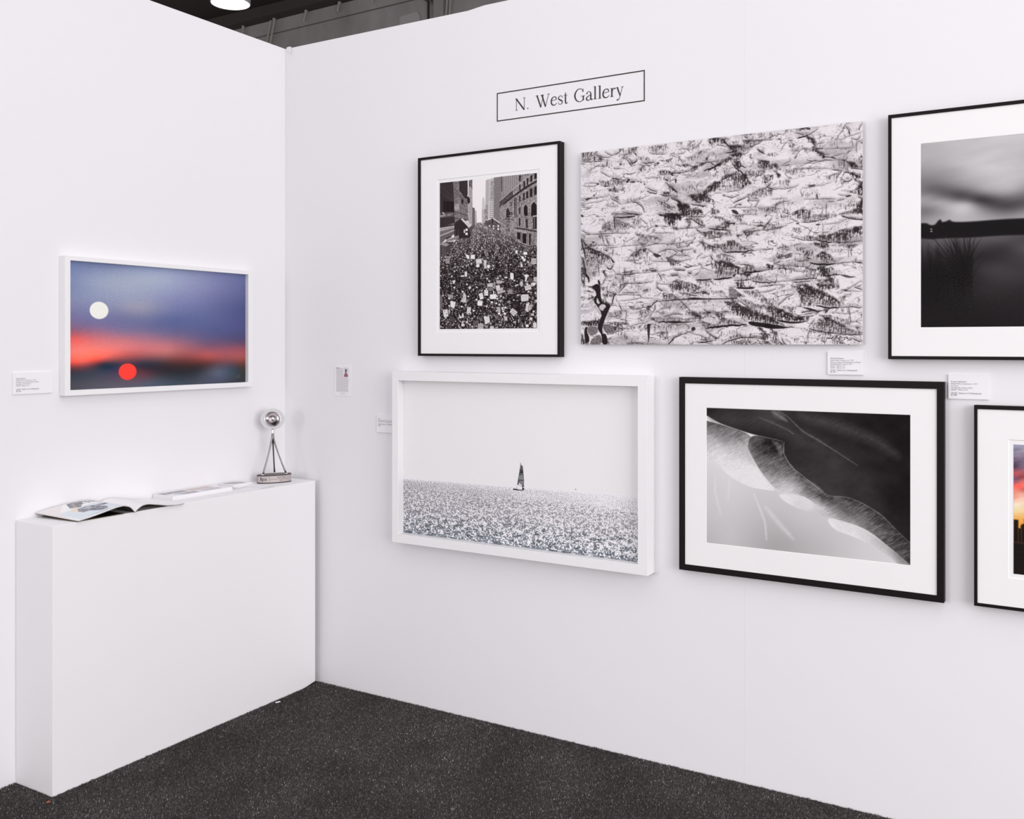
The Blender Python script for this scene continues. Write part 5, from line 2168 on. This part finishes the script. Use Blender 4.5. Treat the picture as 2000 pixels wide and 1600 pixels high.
# ------------------------------------------------------------------ lettering on the wall
def wall_sign():
    root = empty('gallery_sign', on_right(1.557, 2.551, 0), 'thin outlined sign lettered N. West Gallery on the upper wall', 'sign')
    mb = MB(); ring(mb, on_right, (1.2186, 2.5515, 1.8950, 2.6727), (1.2232, 2.5561, 1.8904, 2.6681), .0001, .0008)
    mb.build('border', M_SIGN, root)
    CH, XH = .0500, .0345; BL = 2.5866
    def rib(mb, pts, ws, x, sx, d=.0009, n=7):
        """ribbon of varying width through pts (letter units: x 0..1 of the letter width, y in metres)"""
        P = [Vector((x+p[0]*sx, p[1], 0)) for p in pts]; W = list(ws)
        if len(P) > 2:                        # Catmull-Rom
            Q = []; V = []
            for i in range(len(P)-1):
                a = P[max(i-1, 0)]; b_ = P[i]; c_ = P[i+1]; e = P[min(i+2, len(P)-1)]
                for k in range(n):
                    t = k/n
                    Q.append(.5*((2*b_)+(c_-a)*t+(2*a-5*b_+4*c_-e)*t*t+(3*b_-a-3*c_+e)*t**3)); V.append(W[i]+(W[i+1]-W[i])*t)
            Q.append(P[-1]); V.append(W[-1]); P, W = Q, V
        L = []; Rr = []
        for i, p in enumerate(P):
            t = (P[min(i+1, len(P)-1)]-P[max(i-1, 0)]).normalized(); nn = Vector((-t.y, t.x, 0))*W[i]/2
            L.append(p+nn); Rr.append(p-nn)
        mb.grid([[on_right(q.x, BL+q.y, d) for q in L], [on_right(q.x, BL+q.y, d) for q in Rr]])
    def blk(mb, x0, y0, x1, y1):
        mb.face([on_right(x0, BL+y0, .0009), on_right(x1, BL+y0, .0009), on_right(x1, BL+y1, .0009), on_right(x0, BL+y1, .0009)])
    TK, TN, SF = .0060, .0022, .0018
    def stem(mb, x, y0, y1, w=TK, s0=1, s1=1, sw=.0042):
        blk(mb, x-w/2, y0, x+w/2, y1)
        if s0: blk(mb, x-w/2-sw, y0, x+w/2+sw, y0+SF)
        if s1: blk(mb, x-w/2-sw*(1 if s1 == 1 else 1), y1-SF, x+(w/2+sw if s1 == 1 else 0), y1)
    def e_(mb, x0, w):
        rib(mb, [(.10, XH*.56), (.93, XH*.64)], [TN, TN], x0, w)
        rib(mb, [(.93, XH*.62), (.86, XH*.88), (.55, XH*1.0), (.2, XH*.82), (.06, XH*.45), (.2, XH*.12), (.55, 0), (.85, XH*.1), (.98, XH*.26)],
            [TN*1.3, TN*2, TN*1.2, TK*.85, TK*1.0, TK*.95, TK*.6, TN*1.2, TN*.7], x0, w)
    letters = []
    def letter(fn_):
        mb = MB(); fn_(mb); letters.append(mb.build('letter', M_SIGN, root))
    def L_N(mb):
        stem(mb, 1.3155, 0, CH, TN); stem(mb, 1.3535, 0.0, CH, TN, 0, 1)
        rib(mb, [(0, CH-.0005), (1, -.001)], [TK, TK], 1.3140, .0395)
    def L_dot(mb):
        k = [(1.3705+.0027*math.cos(a), .0025+.0027*math.sin(a)) for a in [i*math.pi/8 for i in range(16)]]
        mb.face([on_right(x, BL+y, .0009) for x, y in k])
    def L_W(mb):
        x = 1.4105; w = .062
        rib(mb, [(.06, CH), (.36, -.001)], [TK, TK], x, w); rib(mb, [(.36, -.001), (.56, CH)], [TN, TN], x, w)
        rib(mb, [(.43, CH), (.71, -.001)], [TK, TK], x, w); rib(mb, [(.71, -.001), (.95, CH)], [TN, TN], x, w)
        for a in (.06, .45, .95): blk(mb, x+a*w-.0065, CH-SF, x+a*w+.0065, CH)
    def L_s(mb):
        rib(mb, [(.92, XH*.72), (.86, XH*.9), (.5, XH), (.15, XH*.86), (.14, XH*.65), (.5, XH*.5), (.86, XH*.34), (.85, XH*.12), (.5, 0), (.15, XH*.08), (.06, XH*.28)],
            [TN, TN, TN, TK*.6, TK*.85, TK, TK*.85, TK*.6, TN, TN, TN], 1.5133, .0215)
    def L_t(mb):
        rib(mb, [(.42, XH*1.32), (.42, XH*.8), (.42, XH*.25), (.55, XH*.03), (.8, XH*.02), (1, XH*.14)], [TN, TK, TK, TK*.8, TN*1.3, TN], 1.5400, .0175)
        blk(mb, 1.5395, XH-SF, 1.5565, XH)
    def L_G(mb):
        x = 1.5885; w = .0445
        rib(mb, [(.86, CH*.74), (.78, CH*.93), (.5, CH*1.02), (.2, CH*.87), (.04, CH*.5), (.2, CH*.13), (.5, -.001), (.75, CH*.03), (.9, CH*.12)],
            [TN, TN*1.2, TN*1.2, TK*.8, TK*1.15, TK*.8, TN*1.2, TN*1.3, TN*1.3], x, w)
        blk(mb, x+.83*w, CH*.06, x+.83*w+TK, CH*.43); blk(mb, x+.64*w, CH*.43-SF, x+1.08*w, CH*.43)
        blk(mb, x+.86*w, CH*.72, x+.86*w+TN, CH*1.0)
    def L_a(mb):
        x = 1.6410; w = .0290
        rib(mb, [(.12, XH*.72), (.2, XH*.93), (.45, XH), (.68, XH*.85), (.72, XH*.6), (.72, XH*.2), (.82, XH*.02), (1.02, XH*.1)],
            [TK*.9, TN*1.4, TN, TK*.7, TK, TK, TK*.7, TN], x, w)
        rib(mb, [(.7, XH*.6), (.4, XH*.5), (.1, XH*.32), (.08, XH*.12), (.3, 0), (.55, XH*.06), (.7, XH*.22)],
            [TN, TN*1.3, TK*.8, TK*.9, TN*1.8, TN, TN], x, w)
    def L_l(x): return lambda mb: stem(mb, x, 0, CH*1.04, TK, 1, 2)
    def L_r(mb):
        stem(mb, 1.7545, 0, XH, TK, 1, 2)
        rib(mb, [(0, XH*.62), (.35, XH*.9), (.8, XH*.97)], [TN, TN*1.5, TN*2], 1.7565, .0125)
        k = [(1.7680+.0028*math.cos(a), XH*.90+.0028*math.sin(a)) for a in [i*math.pi/8 for i in range(16)]]
        mb.face([on_right(x, BL+y, .00095) for x, y in k])
    def L_y(mb):
        x = 1.7750; w = .0275
        rib(mb, [(.1, XH), (.55, 0.001)], [TK, TK*.9], x, w); rib(mb, [(.92, XH), (.56, 0), (.36, -XH*.36), (.14, -XH*.46)], [TN, TN, TN*1.2, TK*.8], x, w)
        for a in (.1, .92): blk(mb, x+a*w-.005, XH-SF, x+a*w+.005, XH)
        k = [(x+.1*w+.0027*math.cos(a), -XH*.43+.0027*math.sin(a)) for a in [i*math.pi/8 for i in range(16)]]
        mb.face([on_right(q, BL+y, .00095) for q, y in k])
    for fn_ in (L_N, L_dot, L_W, lambda m_: e_(m_, 1.4800, .0270), L_s, L_t, L_G, L_a, L_l(1.6810), L_l(1.7020), lambda m_: e_(m_, 1.7140, .0290), L_r, L_y): letter(fn_)
wall_sign()

# clear tape at the top of the corner
root = MB()
root.grid([[on_right(.012, 3.056, .0022), on_right(.026, 3.058, .0014), on_right(.040, 3.054, .0014)], [on_right(.006, 3.048, .0012), on_right(.026, 3.046, .0012), on_right(.044, 3.044, .0014)], [on_right(.010, 3.034, .0012), on_right(.028, 3.026, .0012), on_right(.040, 3.016, .0034)]])
tag(root.build('tape_scrap', M_TAPE), 'small curled scrap of clear tape at the top of the corner joint', 'tape')

# ------------------------------------------------------------------ display plinth
PZ = .9637
root = empty('display_plinth', (.111, -.71, 0), 'long narrow white plinth standing against the left wall in the corner', 'plinth')
b = MB(); pr = [(-1.3800, 0.0), (-.1150, 0.0), (-.0300, .0130), (-.0300, PZ), (-1.3800, PZ)]    # the near end of the foot is slightly lifted
b.face([(.0015, y, z) for y, z in pr]); b.face([(.2217, y, z) for y, z in reversed(pr)])
for i in range(5):
    (y0, z0), (y1, z1) = pr[i], pr[(i+1) % 5]
    b.face([(.0015, y0, z0), (.2217, y0, z0), (.2217, y1, z1), (.0015, y1, z1)])
b.build('body', M_PLINTH, root, bevel=.0012)

# ------------------------------------------------------------------ trophy
M_ENGRAVE = mat('engraved_lettering', (.10, .08, .08), .6, noise=.05, nscale=60)
M_LEG = mat('grey_chrome', (0.50, 0.48, 0.485), 0.16, metal=1.0, noise=0.02, nscale=30)
def trophy():
    C0 = Vector((.1015, -.177, PZ)); ax = Vector((.079, .136, 0)).normalized(); nn = Vector((ax.y, -ax.x, 0))
    root = empty('trophy', tuple(C0), 'chrome trophy on three thin legs with a round disc on top, standing on the plinth', 'trophy')
    A, B, Hb = .0800, .0340, .0400
    def el(t, z, k=1.0): return C0 + ax*(A*k*math.cos(t)) + nn*(B*k*math.sin(t)) + Vector((0, 0, z))
    N = 64; ts = [2*math.pi*i/N for i in range(N)]
    b = MB()
    rows = [[el(t, .0, .985) for t in ts], [el(t, .002) for t in ts], [el(t, Hb-.002) for t in ts], [el(t, Hb, .985) for t in ts]]
    b.grid(rows, 0, True); b.face(list(reversed(rows[0]))); b.face(rows[-1]); base = b.build('base', M_PEWTER, root)
    # plaque bent around the front of the base
    t0, t1 = math.pi*.955, math.pi*.075
    b = MB(); tt = [t0+(t1-t0)*i/30 for i in range(31)]
    b.grid([[el(t, .0048, 1.012) for t in tt], [el(t, Hb-.0060, 1.012) for t in tt]])
    plq = b.build('plaque', M_PLAQUE, root)
    # dark engraved rim lines above and below the plaque
    b = MB()
    for z in (.0015, Hb-.0050): b.grid([[el(t, z, 1.008) for t in ts], [el(t, z+.0024, 1.008) for t in ts]], 0, True)
    b.build('rim_line', mat('dark_rim', (.15, .12, .12), .4, metal=.4, noise=.05, nscale=40), root)
    def wrap(body, size, u, z, align='CENTER', name='engraving', m=None):
        cu = bpy.data.curves.new(name, 'FONT'); cu.body = body; cu.size = size; cu.align_x = align; cu.resolution_u = 2
        tmp = bpy.data.objects.new('tmp_text', cu); COL.objects.link(tmp)
        dg = bpy.context.evaluated_depsgraph_get(); me = bpy.data.meshes.new_from_object(tmp.evaluated_get(dg))
        bpy.data.objects.remove(tmp, do_unlink=True)
        for v in me.vertices:
            s = u + v.co.x                     # position along the major axis, -A..A
            t = math.acos(max(-1, min(1, s/A)))
            p = el(t, z+v.co.y, 1.02); v.co = p - C0
        me.materials.clear(); return link(name, me, m or M_ENGRAVE, root)
    wrap('lpa', .0235, -.0545, .0140, name='logo'); wrap('I', .0200, -.0665, .0145, name='logo')
    wrap('Nadal West', .0080, .0240, .0245)
    wrap('2012 Professional Photographer of the Year', .0047, .0180, .0172)
    wrap('EVENT', .0054, .0240, .0090)
    b = MB(); b.grid([[el(math.acos(-.0310/A), .0075, 1.02), el(math.acos(-.0300/A), .0075, 1.02)], [el(math.acos(-.0310/A), .0310, 1.02), el(math.acos(-.0300/A), .0310, 1.02)]])
    b.build('divider_line', M_INK, root)
    # legs
    top = Vector((.0935, -.179, 1.191)); zt = PZ+Hb
    feet = [Vector((.0840, -.2325, zt)), Vector((.0830, -.1560, zt)), Vector((.1420, -.1400, zt))]
    for i, f in enumerate(feet):
        b = MB(); d = (f-top); d.z = 0
        pts = []; rad = []
        for k in range(13):
            s = k/12; pts.append(Vector((top.x, top.y, 0)) + d*(s**1.25)*1.0 + Vector((0, 0, top.z+(f.z-top.z)*s))); rad.append(.0052-.0014*math.sin(math.pi*s)-.0008*s)
        b.tube(pts, rad, 12); b.build('leg', M_LEG, root, smooth=True)
        b = MB()
        rows = []
        for r, z in ((.0085, 0), (.0085, .0012), (.0055, .0028), (.0030, .0050)):
            rows.append([Vector((f.x+r*math.cos(t), f.y+r*math.sin(t), zt+z)) for t in ts[::4]])
        b.grid(rows, 0, True); b.face(rows[-1]); b.build('foot_disc', M_CHROME, root, smooth=True)
    b = MB(); b.tube([top-Vector((0, 0, .004)), top+Vector((0, 0, .004)), top+Vector((0, 0, .016)), top+Vector((0, 0, .022))], [.0078, .0064, .0058, .0048], 20)
    b.tube([top+Vector((0, 0, .020)), top+Vector((0, 0, .034))], [.0062, .0040], 16); b.build('collar', M_CHROME, root, smooth=True)
    # disc: frosted outer ring, chrome dish, ball
    cc = Vector((.0930, -.1790, 1.2590)); cam_dir = (Vector((3.40854, -3.49012, 1.61453))-cc); cam_dir.z = 0
    F = (cam_dir.normalized()*1.0 + Vector((0, 0, .05))).normalized()
    S = F.cross(Vector((0, 0, 1))).normalized()*-1; U = F.cross(S)
    if U.z < 0: U = -U
    def ci(r, off, kx=1.0, t=None): return [cc + S*(r*kx*math.cos(a)) + U*(r*math.sin(a)) + F*off for a in ts]
    b = MB(); rows = [ci(.0340, -.002, 1.03), ci(.0340, .002, 1.03), ci(.0482, .002, 1.125), ci(.0490, .0, 1.125), ci(.0482, -.002, 1.125), ci(.0340, -.002, 1.03)]
    b.grid(rows, 0, True); b.build('glass_ring', M_RING, root, smooth=False)
    b = MB(); rows = []
    for k in range(13):
        a = 2*math.pi*k/12; rows.append(ci(.0345+.0022*math.cos(a), .002+.0030*math.sin(a), 1.03))
    b.grid(rows, 0, True)
    rows = [ci(.0350, .001, 1.03), ci(.0300, -.004, 1.03), ci(.0220, -.0085), ci(.0140, -.0105), ci(.0001, -.0112)]
    b.grid(rows, 0, True); b.grid([ci(.0350, .0, 1.03), ci(.0200, -.0125), ci(.0001, -.0140)], 0, True); b.build('dish', M_CHROME, root, smooth=True)
    b = MB(); rows = []
    for k in range(13):
        a = -math.pi/2+math.pi*k/12; rows.append(ci(max(.0001, .0138*math.cos(a)), .0010+.0120*math.sin(a)))
    b.grid(rows, 0, True); b.build('ball', M_CHROME, root, smooth=True)
    return root
trophy()

# ------------------------------------------------------------------ magazines on the plinth
def interp(tab, y):
    ys = [p[0] for p in tab]; zs = [p[1] for p in tab]
    return float(np.interp(y, ys, zs))
def smoothed(tab, n=60):
    ys = np.linspace(tab[0][0], tab[-1][0], n); zs = np.array([interp(tab, y) for y in ys])
    for _ in range(2): zs[1:-1] = (zs[:-2]+zs[1:-1]*2+zs[2:])/4
    return ys, zs
def magazine():
    root = empty('open_magazine', (.118, -1.045, PZ), 'glossy magazine lying open on the left end of the plinth, pages arched', 'magazine')
    front = [(-1.285, .9700), (-1.235, .9765), (-1.186, .985), (-1.130, .9955), (-1.095, .9985), (-1.065, .990), (-1.043, .9665)]
    backl = [(-1.306, .9815), (-1.26, .988), (-1.221, .993), (-1.16, .9985), (-1.10, 1.0005), (-1.065, .995), (-1.043, .9745)]
    frontr = [(-1.043, .9665), (-1.030, .978), (-1.010, .9875), (-.985, .9895), (-.94, .981), (-.894, .9710), (-.849, .9668), (-.810, .9660)]
    backr = [(-1.043, .9745), (-1.028, .985), (-1.005, .992), (-.98, .992), (-.94, .984), (-.894, .9735), (-.849, .968), (-.812, .9665)]
    X0, X1 = .006, .2330
    def leaf(name, fr, bk, dz, th, m_top, m_edge, inset=0.0):
        n = 60; yf, zf = smoothed(fr, n); yb, zb = smoothed(bk, n)
        nx = 9; b = MB(); top = []; bot = []
        for i in range(nx):
            t = i/(nx-1); x = X0+inset+(X1-inset-X0)*t
            top.append([(x, yb[j]*(1-t)+yf[j]*t, zb[j]*(1-t)+zf[j]*t+dz) for j in range(n)])
            bot.append([(x, yb[j]*(1-t)+yf[j]*t, max(PZ+.0006, zb[j]*(1-t)+zf[j]*t+dz-th)) for j in range(n)])
        b.grid(top, 0); b.grid(bot, 1)
        b.grid([top[0], bot[0]], 1); b.grid([top[-1], bot[-1]], 1)
        b.grid([[r[0] for r in top], [r[0] for r in bot]], 1); b.grid([[r[-1] for r in top], [r[-1] for r in bot]], 1)
        return b.build(name, [m_top, m_edge], root, smooth=False)
    leaf('left_pages', front, backl, 0, .0026, M_PAPER, M_PAPEREDGE)
    leaf('right_pages', frontr, backr, 0, .0026, M_PAPER, M_PAPEREDGE)
    # printed picture on the left page
    c = Canvas(.258, .2250, 640, .93, 330, rgb=True); W, H = c.W, c.H
    def R_(pts, col, soft=1.2):
        sl, cov = c.poly([(x*W, y*H) for x, y in pts], soft); c.put(sl, cov, col)
    R_([(.05, .42), (.98, .36), (.98, .97), (.05, .97)], (.85, .88, .905), 4)
    R_([(.0, .0), (.42, .0), (.10, .42), (.0, .8)], (.90, .88, .88), 3)
    R_([(.33, .32), (.46, .02), (.72, .03), (.62, .20), (.46, .40)], (.60, .59, .60), 2)
    R_([(.22, .50), (.33, .36), (.42, .38), (.38, .52), (.26, .56)], (.90, .85, .79), 4)
    R_([(.28, .60), (.36, .46), (.52, .44), (.62, .52), (.78, .50), (.84, .58), (.70, .64), (.62, .60), (.66, .78), (.58, .90), (.46, .86), (.40, .72), (.30, .70)], (.56, .56, .59), 1.5)
    R_([(.42, .50), (.50, .47), (.54, .58), (.46, .62)], (.72, .74, .77), 1.5)
    R_([(.22, .90), (.5, .955), (.6, .945), (.42, .93)], (.3, .33, .36), 1.5)
    for k, (x0, x1) in enumerate(((.60, .70), (.71, .78), (.79, .86), (.87, .96))):
        R_([(x0, .06), (x0+.02, .06), (x0+.025, .26), (x0+.005, .26)], (.45, .45, .46), 1); R_([(x1-.02, .07), (x1, .07), (x1+.003, .27), (x1-.016, .27)], (.5, .5, .51), 1)
        R_([(x0, .05), (x1, .06), (x1, .10), (x0, .09)], (.6, .6, .6), 1)
    yy_, xx_ = np.mgrid[0:H, 0:W]
    fg = ((c.a.sum(-1) < 1.9) & (c.a.sum(-1) > 1.2))[..., None]
    c.a = np.clip(c.a + fg*((fbm(xx_/7.0, yy_/4.0, 4, 12)-.5)*.55)[..., None], 0, 1)
    jj, ii = np.meshgrid(np.arange(W)/(W-1), np.arange(H)/(H-1))
    yf, zf = smoothed(front, 60); yb, zb = smoothed(backl, 60); s = np.linspace(0, 1, 60)
    x = X0+.002+(X1-.004-X0)*ii
    yF = np.interp(jj*.975+.008, s, yf); yB = np.interp(jj*.975+.008, s, yb); zF = np.interp(jj*.975+.008, s, zf); zB = np.interp(jj*.975+.008, s, zb)
    co = np.stack([x, yB*(1-ii)+yF*ii, zB*(1-ii)+zF*ii+.0004], -1).astype(np.float32) - np.array(root.location, np.float32)
    d = np.clip(c.a, 0, 1); lin = np.where(d <= .04045, d/12.92, ((d+.055)/1.055)**2.4)
    grid_mesh('page_picture', co, lin, M_PRINT, root)
    # cover edges showing as thin dark lines under the pages
    leaf('left_cover', front, backl, -.0028, .0008, M_DARKCOVER, M_DARKCOVER, .001)
    leaf('right_cover', frontr, backr, -.0028, .0008, M_DARKCOVER, M_DARKCOVER, .001)
    return root
magazine()
root = empty('closed_magazine', (.12, -1.17, PZ), 'dark closed magazine lying under the left half of the open one', 'magazine')
b = MB(); b.box((.012, -1.284, PZ+.0002), (.2240, -1.085, PZ+.0007)); b.box((.012, -1.284, PZ+.0021), (.2240, -1.085, PZ+.0026)); b.build('cover', M_DARKCOVER, root)
b = MB(); b.box((.014, -1.282, PZ+.0007), (.2225, -1.087, PZ+.0021)); b.build('pages', M_YELLOW, root)

# ------------------------------------------------------------------ leaflets on the plinth
ORD = ['first', 'second', 'third', 'fourth', 'fifth', 'sixth', 'seventh', 'eighth', 'ninth']
def leaflet(x0, x1, y0, y1, z, th, label, group, rot=0.0, curl=0.0):
    cx, cy = (x0+x1)/2, (y0+y1)/2
    root = empty('leaflet', (cx, cy, z), label, 'leaflet', group)
    b = MB(); b.box((x0, y0, z), (x1, y1, z+th)); b.build('sheets', M_LEAF, root)
    root.rotation_euler.z = rot
    return root
M_LEAF = mat('leaflet_paper', (.925, .915, .93), .6, spec=.2, noise=.01, nscale=20)
GA = 'stack of long leaflets on the plinth'; TA = .0162/9
LA = (.0060, .1300, -.7800, -.4600)
base = leaflet(*LA, PZ+.0002, TA*.93, 'blank white leaflet, lowest of the long stack beside the magazine', GA)
kid = base.children[0]
def copy_thing(root, loc, rz, label=None):
    r = root.copy(); COL.objects.link(r); r.location = loc; r.rotation_euler = (0, 0, rz)
    if label: r['label'] = label
    for ch in list(root.children):
        c_ = ch.copy(); COL.objects.link(c_); c_.parent = r
    return r
R = random.Random(4)
for i in range(1, 9):
    top = i == 8
    q = copy_thing(base, (base.location.x+R.uniform(-.0006, .0006), base.location.y+R.uniform(-.001, .001), PZ+.0002+TA*i), R.uniform(-.003, .003),
                   'top leaflet of the long stack, printed with four small pictures' if top else
                   'blank white leaflet, %s from the bottom of the long stack beside the magazine' % ORD[i])
    if top: topA = q
def flat_print(name, parent, pts, col, dz):
    b = MB(); z = parent.location.z+dz
    b.face([(x, y, z) for x, y in pts]); m_ = mat('leaflet_ink_%02d%02d%02d' % tuple(int(c_*99) for c_ in col), col, .6, spec=.2, noise=.04, nscale=90)
    return b.build(name, m_, parent)
zt = TA*.93+.0003
flat_print('picture', topA, [(.018, -.768), (.062, -.768), (.062, -.640), (.018, -.640)], (.66, .65, .67), zt)
flat_print('picture', topA, [(.074, -.735), (.118, -.700), (.118, -.630), (.074, -.618)], (.72, .71, .73), zt)
flat_print('picture', topA, [(.018, -.628), (.062, -.628), (.062, -.500), (.018, -.500)], (.82, .76, .75), zt)
for k in range(6): flat_print('text_line', topA, [(.074+.007*k, -.600), (.0765+.007*k, -.600), (.0765+.007*k, -.485-.01*(k % 3)), (.074+.007*k, -.485-.01*(k % 3))], (.80, .79, .81), zt)
for dx, dy in ((.034, -.735), (.044, -.706)): flat_print('picture_highlight', topA, [(dx-.006, dy-.004), (dx+.006, dy-.004), (dx+.006, dy+.004), (dx-.006, dy+.004)], (.9, .9, .9), zt+.0002)
GB = 'stack of short cards on the plinth'; TB = .0162/7
LB = (.0060, .0950, -.4250, -.3080)
base = leaflet(*LB, PZ+.0002, TB*.9, 'blank white card, lowest of the short stack near the trophy', GB)
for i in range(1, 7):
    top = i == 6
    q = copy_thing(base, (base.location.x+R.uniform(-.002, .002)+(.012 if i < 2 else 0), base.location.y+R.uniform(-.003, .003)+(.008 if i < 3 else 0), PZ+.0002+TB*i), R.uniform(-.05, .05),
                   'top card of the short stack, printed with a grey picture' if top else
                   'blank white card, %s from the bottom of the short stack near the trophy' % ORD[i])
    if top: topB = q; topB.rotation_euler.z = 0
flat_print('picture', topB, [(.012, -.412), (.040, -.412), (.070, -.395), (.082, -.330), (.040, -.325), (.012, -.350)], (.72, .715, .725), TB*.9+.0003)
q = leaflet(.100, .190, -.420, -.300, PZ+.0002, .0010, 'loose white sheet lying at the front edge of the plinth beside the short stack', None, .06)
q = leaflet(.112, .196, -.350, -.262, PZ+.0016, .0008, 'loose white sheet overlapping another just before the trophy base', None, -.10)

# crumbs on the carpet
b = MB(); b.box((.2470, -.3180, .0062), (.2580, -.3060, .0078)); b.box((.2530, -.3120, .0070), (.2620, -.2980, .0090))
tag(b.build('paper_scrap', M_PAPER), 'tiny white scrap of paper on the carpet in front of the plinth', 'litter')
b = MB(); b.box((.2500, -1.4230, .0060), (.2565, -1.4160, .0085)); b.box((.2530, -1.4200, .0065), (.2580, -1.4140, .0095))
tag(b.build('orange_crumb', mat('orange_crumb', (.75, .36, .22), .7, noise=.1, nscale=90)), 'tiny orange crumb on the carpet by the near left foot of the plinth', 'litter')

# ------------------------------------------------------------------ hall background: lamp, straps, pipe
def lamp():
    cx, cy, zb = -2.717, 2.152, 4.405
    root = empty('pendant_lamp', (cx, cy, zb), 'round white ceiling lamp glowing above the left wall', 'lamp')
    def circ(r, z, n=48): return [(cx+r*math.cos(2*math.pi*i/n), cy+r*math.sin(2*math.pi*i/n), z) for i in range(n)]
    b = MB(); b.grid([circ(.150, zb+.006), circ(.156, zb-.002), circ(.160, zb+.004), circ(.160, zb+.19), circ(.148, zb+.22), circ(.05, zb+.24), circ(.05, zb+.30), circ(.001, zb+.31)], 0, True)
    b.build('housing', M_LAMPBODY, root, smooth=False)
    b = MB(); b.grid([circ(.152, zb+.001), circ(.110, zb-.004), circ(.001, zb-.006)], 0, True); b.build('diffuser', M_LAMPGLOW, root, smooth=True)
    b = MB(); b.tube([(cx, cy, zb+.28), (cx, cy, 6.05)], .012, 10); b.build('rod', M_LAMPBODY, root)
lamp()
ld = bpy.data.lights.new('pendant_lamp_glow', 'SPOT'); ld.energy = 60; ld.spot_size = 2.6; ld.shadow_soft_size = .14; ld.color = (1, .94, .88)
lo = bpy.data.objects.new('pendant_lamp_glow', ld); COL.objects.link(lo); lo.location = (-2.717, 2.152, 4.37)

def strap(x, zt_, dx, dz, which, double=False):
    root = empty('hanging_strap', (x, 5.96, zt_), None, None)
    tag(root, ('long pair of pale ropes hanging from the hall beam' if double else 'short pale strap hanging from the dark hall beam, %s' % which), 'strap', None if double else 'straps under the hall beam')
    for k in ((0, .07) if double else (0,)):
        b = MB(); b.tube([(x-k, 5.965, zt_), (x-k+dx*.5, 5.955, zt_+dz*.5), (x-k+dx, 5.965, zt_+dz)], .013, 8)
        b.build('rope', M_STRAP, root)
    b = MB(); b.box((x-.018, 5.945, zt_-.025), (x+.014, 5.972, zt_+.02)); b.build('buckle', M_STRAP, root)
strap(-6.60, 5.92, -.02, -.12, 'leftmost of four')
strap(-6.02, 5.93, -.14, -.62, '', True)
strap(-5.45, 5.94, -.05, -.13, 'second from the left')
strap(-4.88, 5.95, -.04, -.11, 'third from the left')
strap(-4.33, 5.95, -.02, -.10, 'rightmost of four')
root = empty('hanging_rope', (-3.15, 5.95, 6.0), 'pair of pale ropes against the hall wall near its right end', 'rope')
for k in (0, .05):
    b = MB(); b.tube([(-3.12-k, 5.95, 6.0), (-3.15-k, 5.94, 5.7), (-3.20-k, 5.95, 5.2)], .011, 8); b.build('rope', M_STRAP, root)
root = empty('drain_pipe', (-3.49, 5.95, 2.0), 'thin rusty pipe running down the grey hall wall', 'pipe')
b = MB(); b.tube([(-3.49, 5.96, 2.0), (-3.49, 5.96, 6.0)], .014, 10); b.build('pipe', M_RUST, root)
b = MB(); b.tube([(-3.52, 5.95, 5.80), (-3.46, 5.94, 5.71), (-3.36, 5.96, 5.62)], .012, 8); b.box((-3.53, 5.93, 5.72), (-3.45, 5.99, 5.78)); b.build('clamp', M_SEAM, root)
b = MB(); b.box((-3.40, 5.94, 2.0), (-3.26, 5.999, 6.0)); tag(b.build('wall_post', mat('pale_post', (.66, .64, .62), .8, noise=.1, nscale=4)), 'pale vertical post on the hall wall beside the rusty pipe', 'post')
b = MB()
b.face([(-3.95, 5.992, 5.2), (-3.63, 5.992, 5.2), (-3.64, 5.992, 5.57), (-3.67, 5.992, 5.62), (-3.70, 5.992, 5.63), (-3.93, 5.992, 5.61), (-3.95, 5.992, 5.58)])
b.face([(-3.95, 5.9995, 5.2), (-3.95, 5.9995, 5.58), (-3.93, 5.9995, 5.61), (-3.70, 5.9995, 5.63), (-3.67, 5.9995, 5.62), (-3.64, 5.9995, 5.57), (-3.63, 5.9995, 5.2)])
tag(b.build('repair_patch', M_PATCH), 'lighter rounded repair patch on the grey hall wall', 'patch')
